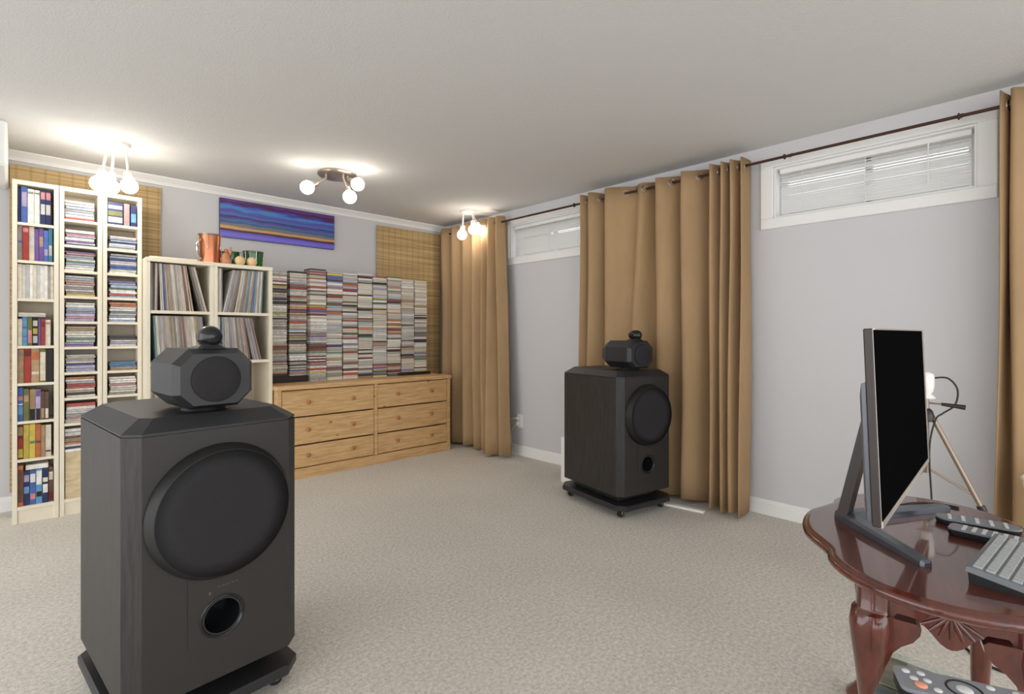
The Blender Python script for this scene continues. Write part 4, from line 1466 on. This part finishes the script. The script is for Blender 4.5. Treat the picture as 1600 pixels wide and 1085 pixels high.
def remote(label, loc, rz, L, Wd, H_, rounded, mat, group, power=True, rows=6):
    """lies along local -y from the origin end; x across"""
    t = thing('remote_control', label, 'remote control', loc, rz, group)
    ol = []
    R = rounded
    for cx, cy, a0 in ((Wd / 2 - R, -R, 0), (-Wd / 2 + R, -R, 90), (-Wd / 2 + R, -L + R, 180), (Wd / 2 - R, -L + R, 270)):
        for k in range(7):
            aa = math.radians(a0 + 90 * k / 6)
            ol.append((cx + R * math.cos(aa), cy + R * math.sin(aa)))
    cyy = -L / 2

    def ringz(s, z):
        return [(x * s, cyy + (y - cyy) * (1 - (1 - s) * Wd / L), z) for x, y in ol]
    obj('case', loft(bmesh.new(), [ringz(0.9, 0.0004), ringz(0.97, 0.005), ringz(0.99, H_ - 0.004)]), M['rubber'], t, auto=30)
    obj('faceplate', loft(bmesh.new(), [ringz(1.0, H_ - 0.0038), ringz(1.0, H_ - 0.0012), ringz(0.96, H_)]), mat, t, auto=30)
    if power:
        obj('power_button', lathe(bmesh.new(), [(0.0062, 0), (0.0062, 0.0015), (0.004, 0.0025)], (-Wd * 0.22, -0.021, H_ - 0.0003), n=20), M['orange'], t, smooth=True)
        for bx, by in ((0.28, -0.012), (0.30, -0.027), (0.02, -0.017), (0.03, -0.030), (-0.28, -0.036), (0.32, -0.092), (-0.32, -0.092), (0, -0.105), (0.3, -0.115), (-0.3, -0.115), (0, -0.125), (0.3, -0.135), (-0.3, -0.135), (0, -0.145)):
            if -by < L - 0.008:
                obj('button', lathe(bmesh.new(), [(0.0042, 0), (0.0042, 0.001), (0.003, 0.0018)], (bx * Wd, by, H_ - 0.0003), n=14), M['button'], t, smooth=True)
        obj('direction_ring', torus(bmesh.new(), (0, -0.064, H_ - 0.0005), (0, 0, 1), 0.0165, 0.0016, 28, 6), M['rubber'], t, smooth=True)
        obj('center_button', lathe(bmesh.new(), [(0.008, 0), (0.008, 0.001), (0.005, 0.002)], (0, -0.064, H_ - 0.0003), n=20), M['button'], t, smooth=True)
    else:
        bmsh = None
        for r in range(rows):
            for c in range(4):
                p = ((c - 1.5) * Wd * 0.21, -0.03 - r * (L - 0.06) / max(1, rows - 1), H_ - 0.0003)
                if bmsh is None:
                    bmsh = obj('button', B((-Wd * 0.075, -0.004, 0), (Wd * 0.075, 0.004, 0.002), 0.0006), M['button'], t, p)
                else:
                    o = bmsh.copy(); COL.objects.link(o); o.parent = t; o.location = p
    return t


remote('long grey remote lying beyond the keyboard on the mahogany table', (1.716, 0.168, TZ), math.radians(-3), 0.19, 0.054, 0.020, 0.012, M['remote'], 'remotes on the mahogany table', False, 8)
remote('rounded grey remote at the back edge of the mahogany table', (1.80, 0.205, TZ), math.radians(8), 0.17, 0.06, 0.017, 0.029, M['kbody'], 'remotes on the mahogany table', False, 5)

# ================================================================== small plank table in the foreground
lt = thing('low_table', 'dark plank-topped table with glass sheet at the lower right edge', 'table', (0.50, -0.2, 0))
X1, Y1 = 0.354, 0.348
zt2 = 0.69
for k in range(8):
    xa = X1 - 0.0775 * (k + 1) + 0.0035
    xb = X1 - 0.0775 * k - 0.001
    obj('plank', B((xa, -0.45, zt2 - 0.028), (xb, Y1 - 0.004, zt2 - 0.0075), 0.0015), M['plank'] if k == 0 else M['plank2'], lt)
obj('glass_sheet', B((X1 - 0.62, -0.454, zt2 - 0.006), (X1, Y1, zt2), 0.001), M['sheet_glass'], lt)
obj('frame', B((X1 - 0.61, -0.44, zt2 - 0.075), (X1 - 0.02, Y1 - 0.02, zt2 - 0.0285)), M['dark_wood'], lt)
for lx in (X1 - 0.60, X1 - 0.075):
    for ly in (-0.43, Y1 - 0.075):
        obj('leg', B((lx, ly, 0), (lx + 0.045, ly + 0.045, zt2 - 0.0755), 0.003), M['dark_wood'], lt)
remote('grey remote with orange power button on the dark plank table', (0.757, 0.122, zt2), math.radians(22), 0.185, 0.048, 0.022, 0.008, M['remote'], None, True)

# ================================================================== tripod and its white device
tx, ty = 2.55, 0.3175
tp = thing('tripod', 'small silver tripod on the floor behind the mahogany table', 'tripod', (tx, ty, 0))
az = 0.80
for k, ang in enumerate((-82.9, 37.1, 157.1)):
    a = math.radians(ang); d = Vector((math.cos(a), math.sin(a), 0))
    top = d * 0.018 + Vector((0, 0, az)); bot = d * 0.36 + Vector((0, 0, 0.012))
    mid_ = top.lerp(bot, 0.42)
    lg = obj('leg', tube(bmesh.new(), [top, mid_], 0.0085, 10), M['tube'], tp, auto=40)
    obj('lower_tube', tube(bmesh.new(), [mid_, bot], 0.0062, 10), M['tube'], lg, auto=40)
    dd = (bot - top).normalized()
    obj('clamp', lathe(bmesh.new(), [(0.013, -0.014), (0.014, 0.0), (0.011, 0.012)], mid_, dd, 14), M['dark_plastic'], lg, auto=40)
    obj('rubber_foot', lathe(bmesh.new(), [(0.010, 0), (0.009, 0.02), (0.0065, 0.03)], bot - Vector((0, 0, 0.012)), n=14), M['rubber'], lg, auto=40)
    ctr = Vector((0, 0, az - 0.20))
    obj('brace', tube(bmesh.new(), [ctr, top.lerp(bot, 0.36)], 0.004, 8), M['tube'], tp)
obj('center_column', tube(bmesh.new(), [(0, 0, az - 0.22), (0, 0, az + 0.068)], 0.009, 12), M['tube'], tp, auto=40)
obj('collar', lathe(bmesh.new(), [(0.024, -0.02), (0.026, 0.0), (0.020, 0.022), (0.012, 0.03)], (0, 0, az), n=16), M['dark_plastic'], tp, auto=40)
hdv = Vector((math.cos(math.radians(-82.9)), math.sin(math.radians(-82.9)), 0))
pan = obj('pan_handle', tube(bmesh.new(), [Vector((0, 0, az + 0.052)), hdv * 0.045 + Vector((0, 0, az + 0.05))], 0.0035, 8), M['tube'], tp)
obj('grip', tube(bmesh.new(), [hdv * 0.045 + Vector((0, 0, az + 0.05)), hdv * 0.115 + Vector((0, 0, az + 0.043))], 0.008, 10, [0.006, 0.0095]), M['dark_plastic'], pan, auto=40)
wc = thing('webcam', 'white rounded camera mounted on the silver tripod', 'camera', (tx, ty, az + 0.068))
obj('mount', lathe(bmesh.new(), [(0.026, 0), (0.030, 0.004), (0.024, 0.012), (0.014, 0.02)], (0, 0, 0), n=24), M['white_plastic'], wc, auto=40)
obj('body', lathe(bmesh.new(), [(0.014, 0.018), (0.022, 0.028), (0.0255, 0.05), (0.0255, 0.086), (0.022, 0.098), (0.010, 0.104)], (0, 0, 0), n=28), M['white_plastic'], wc, auto=50)

cz = az + 0.15
tag(obj('cable', tube(bmesh.new(), smooth_path([Vector((tx, ty, cz)) + hdv * 0.026, Vector((tx, ty, cz)) + hdv * 0.065, Vector((tx, ty, cz - 0.04)) + hdv * 0.092,
                                              Vector((tx, ty, cz - 0.10)) + hdv * 0.085, Vector((tx, ty, cz - 0.135)) + hdv * 0.05, Vector((tx - 0.01, ty, cz - 0.165)) + hdv * 0.028,
                                              Vector((tx - 0.02, ty, cz - 0.28)) + hdv * 0.012, Vector((tx - 0.02, ty, cz - 0.5)) + hdv * 0.02, Vector((tx - 0.03, ty - 0.03, 0.12)), Vector((tx - 0.06, ty - 0.05, 0.004))], 6), 0.0032, 8),
        M['cable_black'], smooth=True), 'dark cable looping from the white camera down the tripod', 'cable', 'dark cables around the table')
tag(obj('cable', tube(bmesh.new(), smooth_path([(2.52, 0.27, 0.0045), (2.494, 0.235, 0.0045), (2.394, 0.171, 0.0045), (2.35, 0.127, 0.0045), (2.344, 0.044, 0.0045), (2.36, -0.15, 0.0045)]), 0.0045, 8),
        M['cable_black'], smooth=True), 'black cable lying on the carpet beneath the mahogany table', 'cable', 'dark cables around the table')
tag(obj('cable', tube(bmesh.new(), smooth_path([(1.63, 0.40, TZ + 0.0035), (1.70, 0.385, TZ + 0.0035), (1.80, 0.335, TZ + 0.0035), (1.86, 0.30, TZ + 0.0035), (1.93, 0.265, TZ + 0.0035), (1.965, 0.215, TZ + 0.0035), (1.965, 0.17, TZ + 0.0035)]), 0.0032, 8),
        M['cable_black'], smooth=True), 'black cable along the back edge of the mahogany table top', 'cable', 'dark cables around the table')

# cream waste bin at the right edge
bn = thing('waste_bin', 'cream tapered waste bin at the right edge in front of curtain', 'bin', (2.82, -0.125, 0))
obj('bin_wall', lathe(bmesh.new(), [(0.09, 0), (0.185, 0.56), (0.177, 0.56), (0.084, 0.008)], (0, 0, 0), n=40, cap0=True, cap1=True), M['cream'], bn, auto=50)
obj('rim', torus(bmesh.new(), (0, 0, 0.56), (0, 0, 1), 0.182, 0.006, 40, 8), M['cream'], bn, smooth=True)
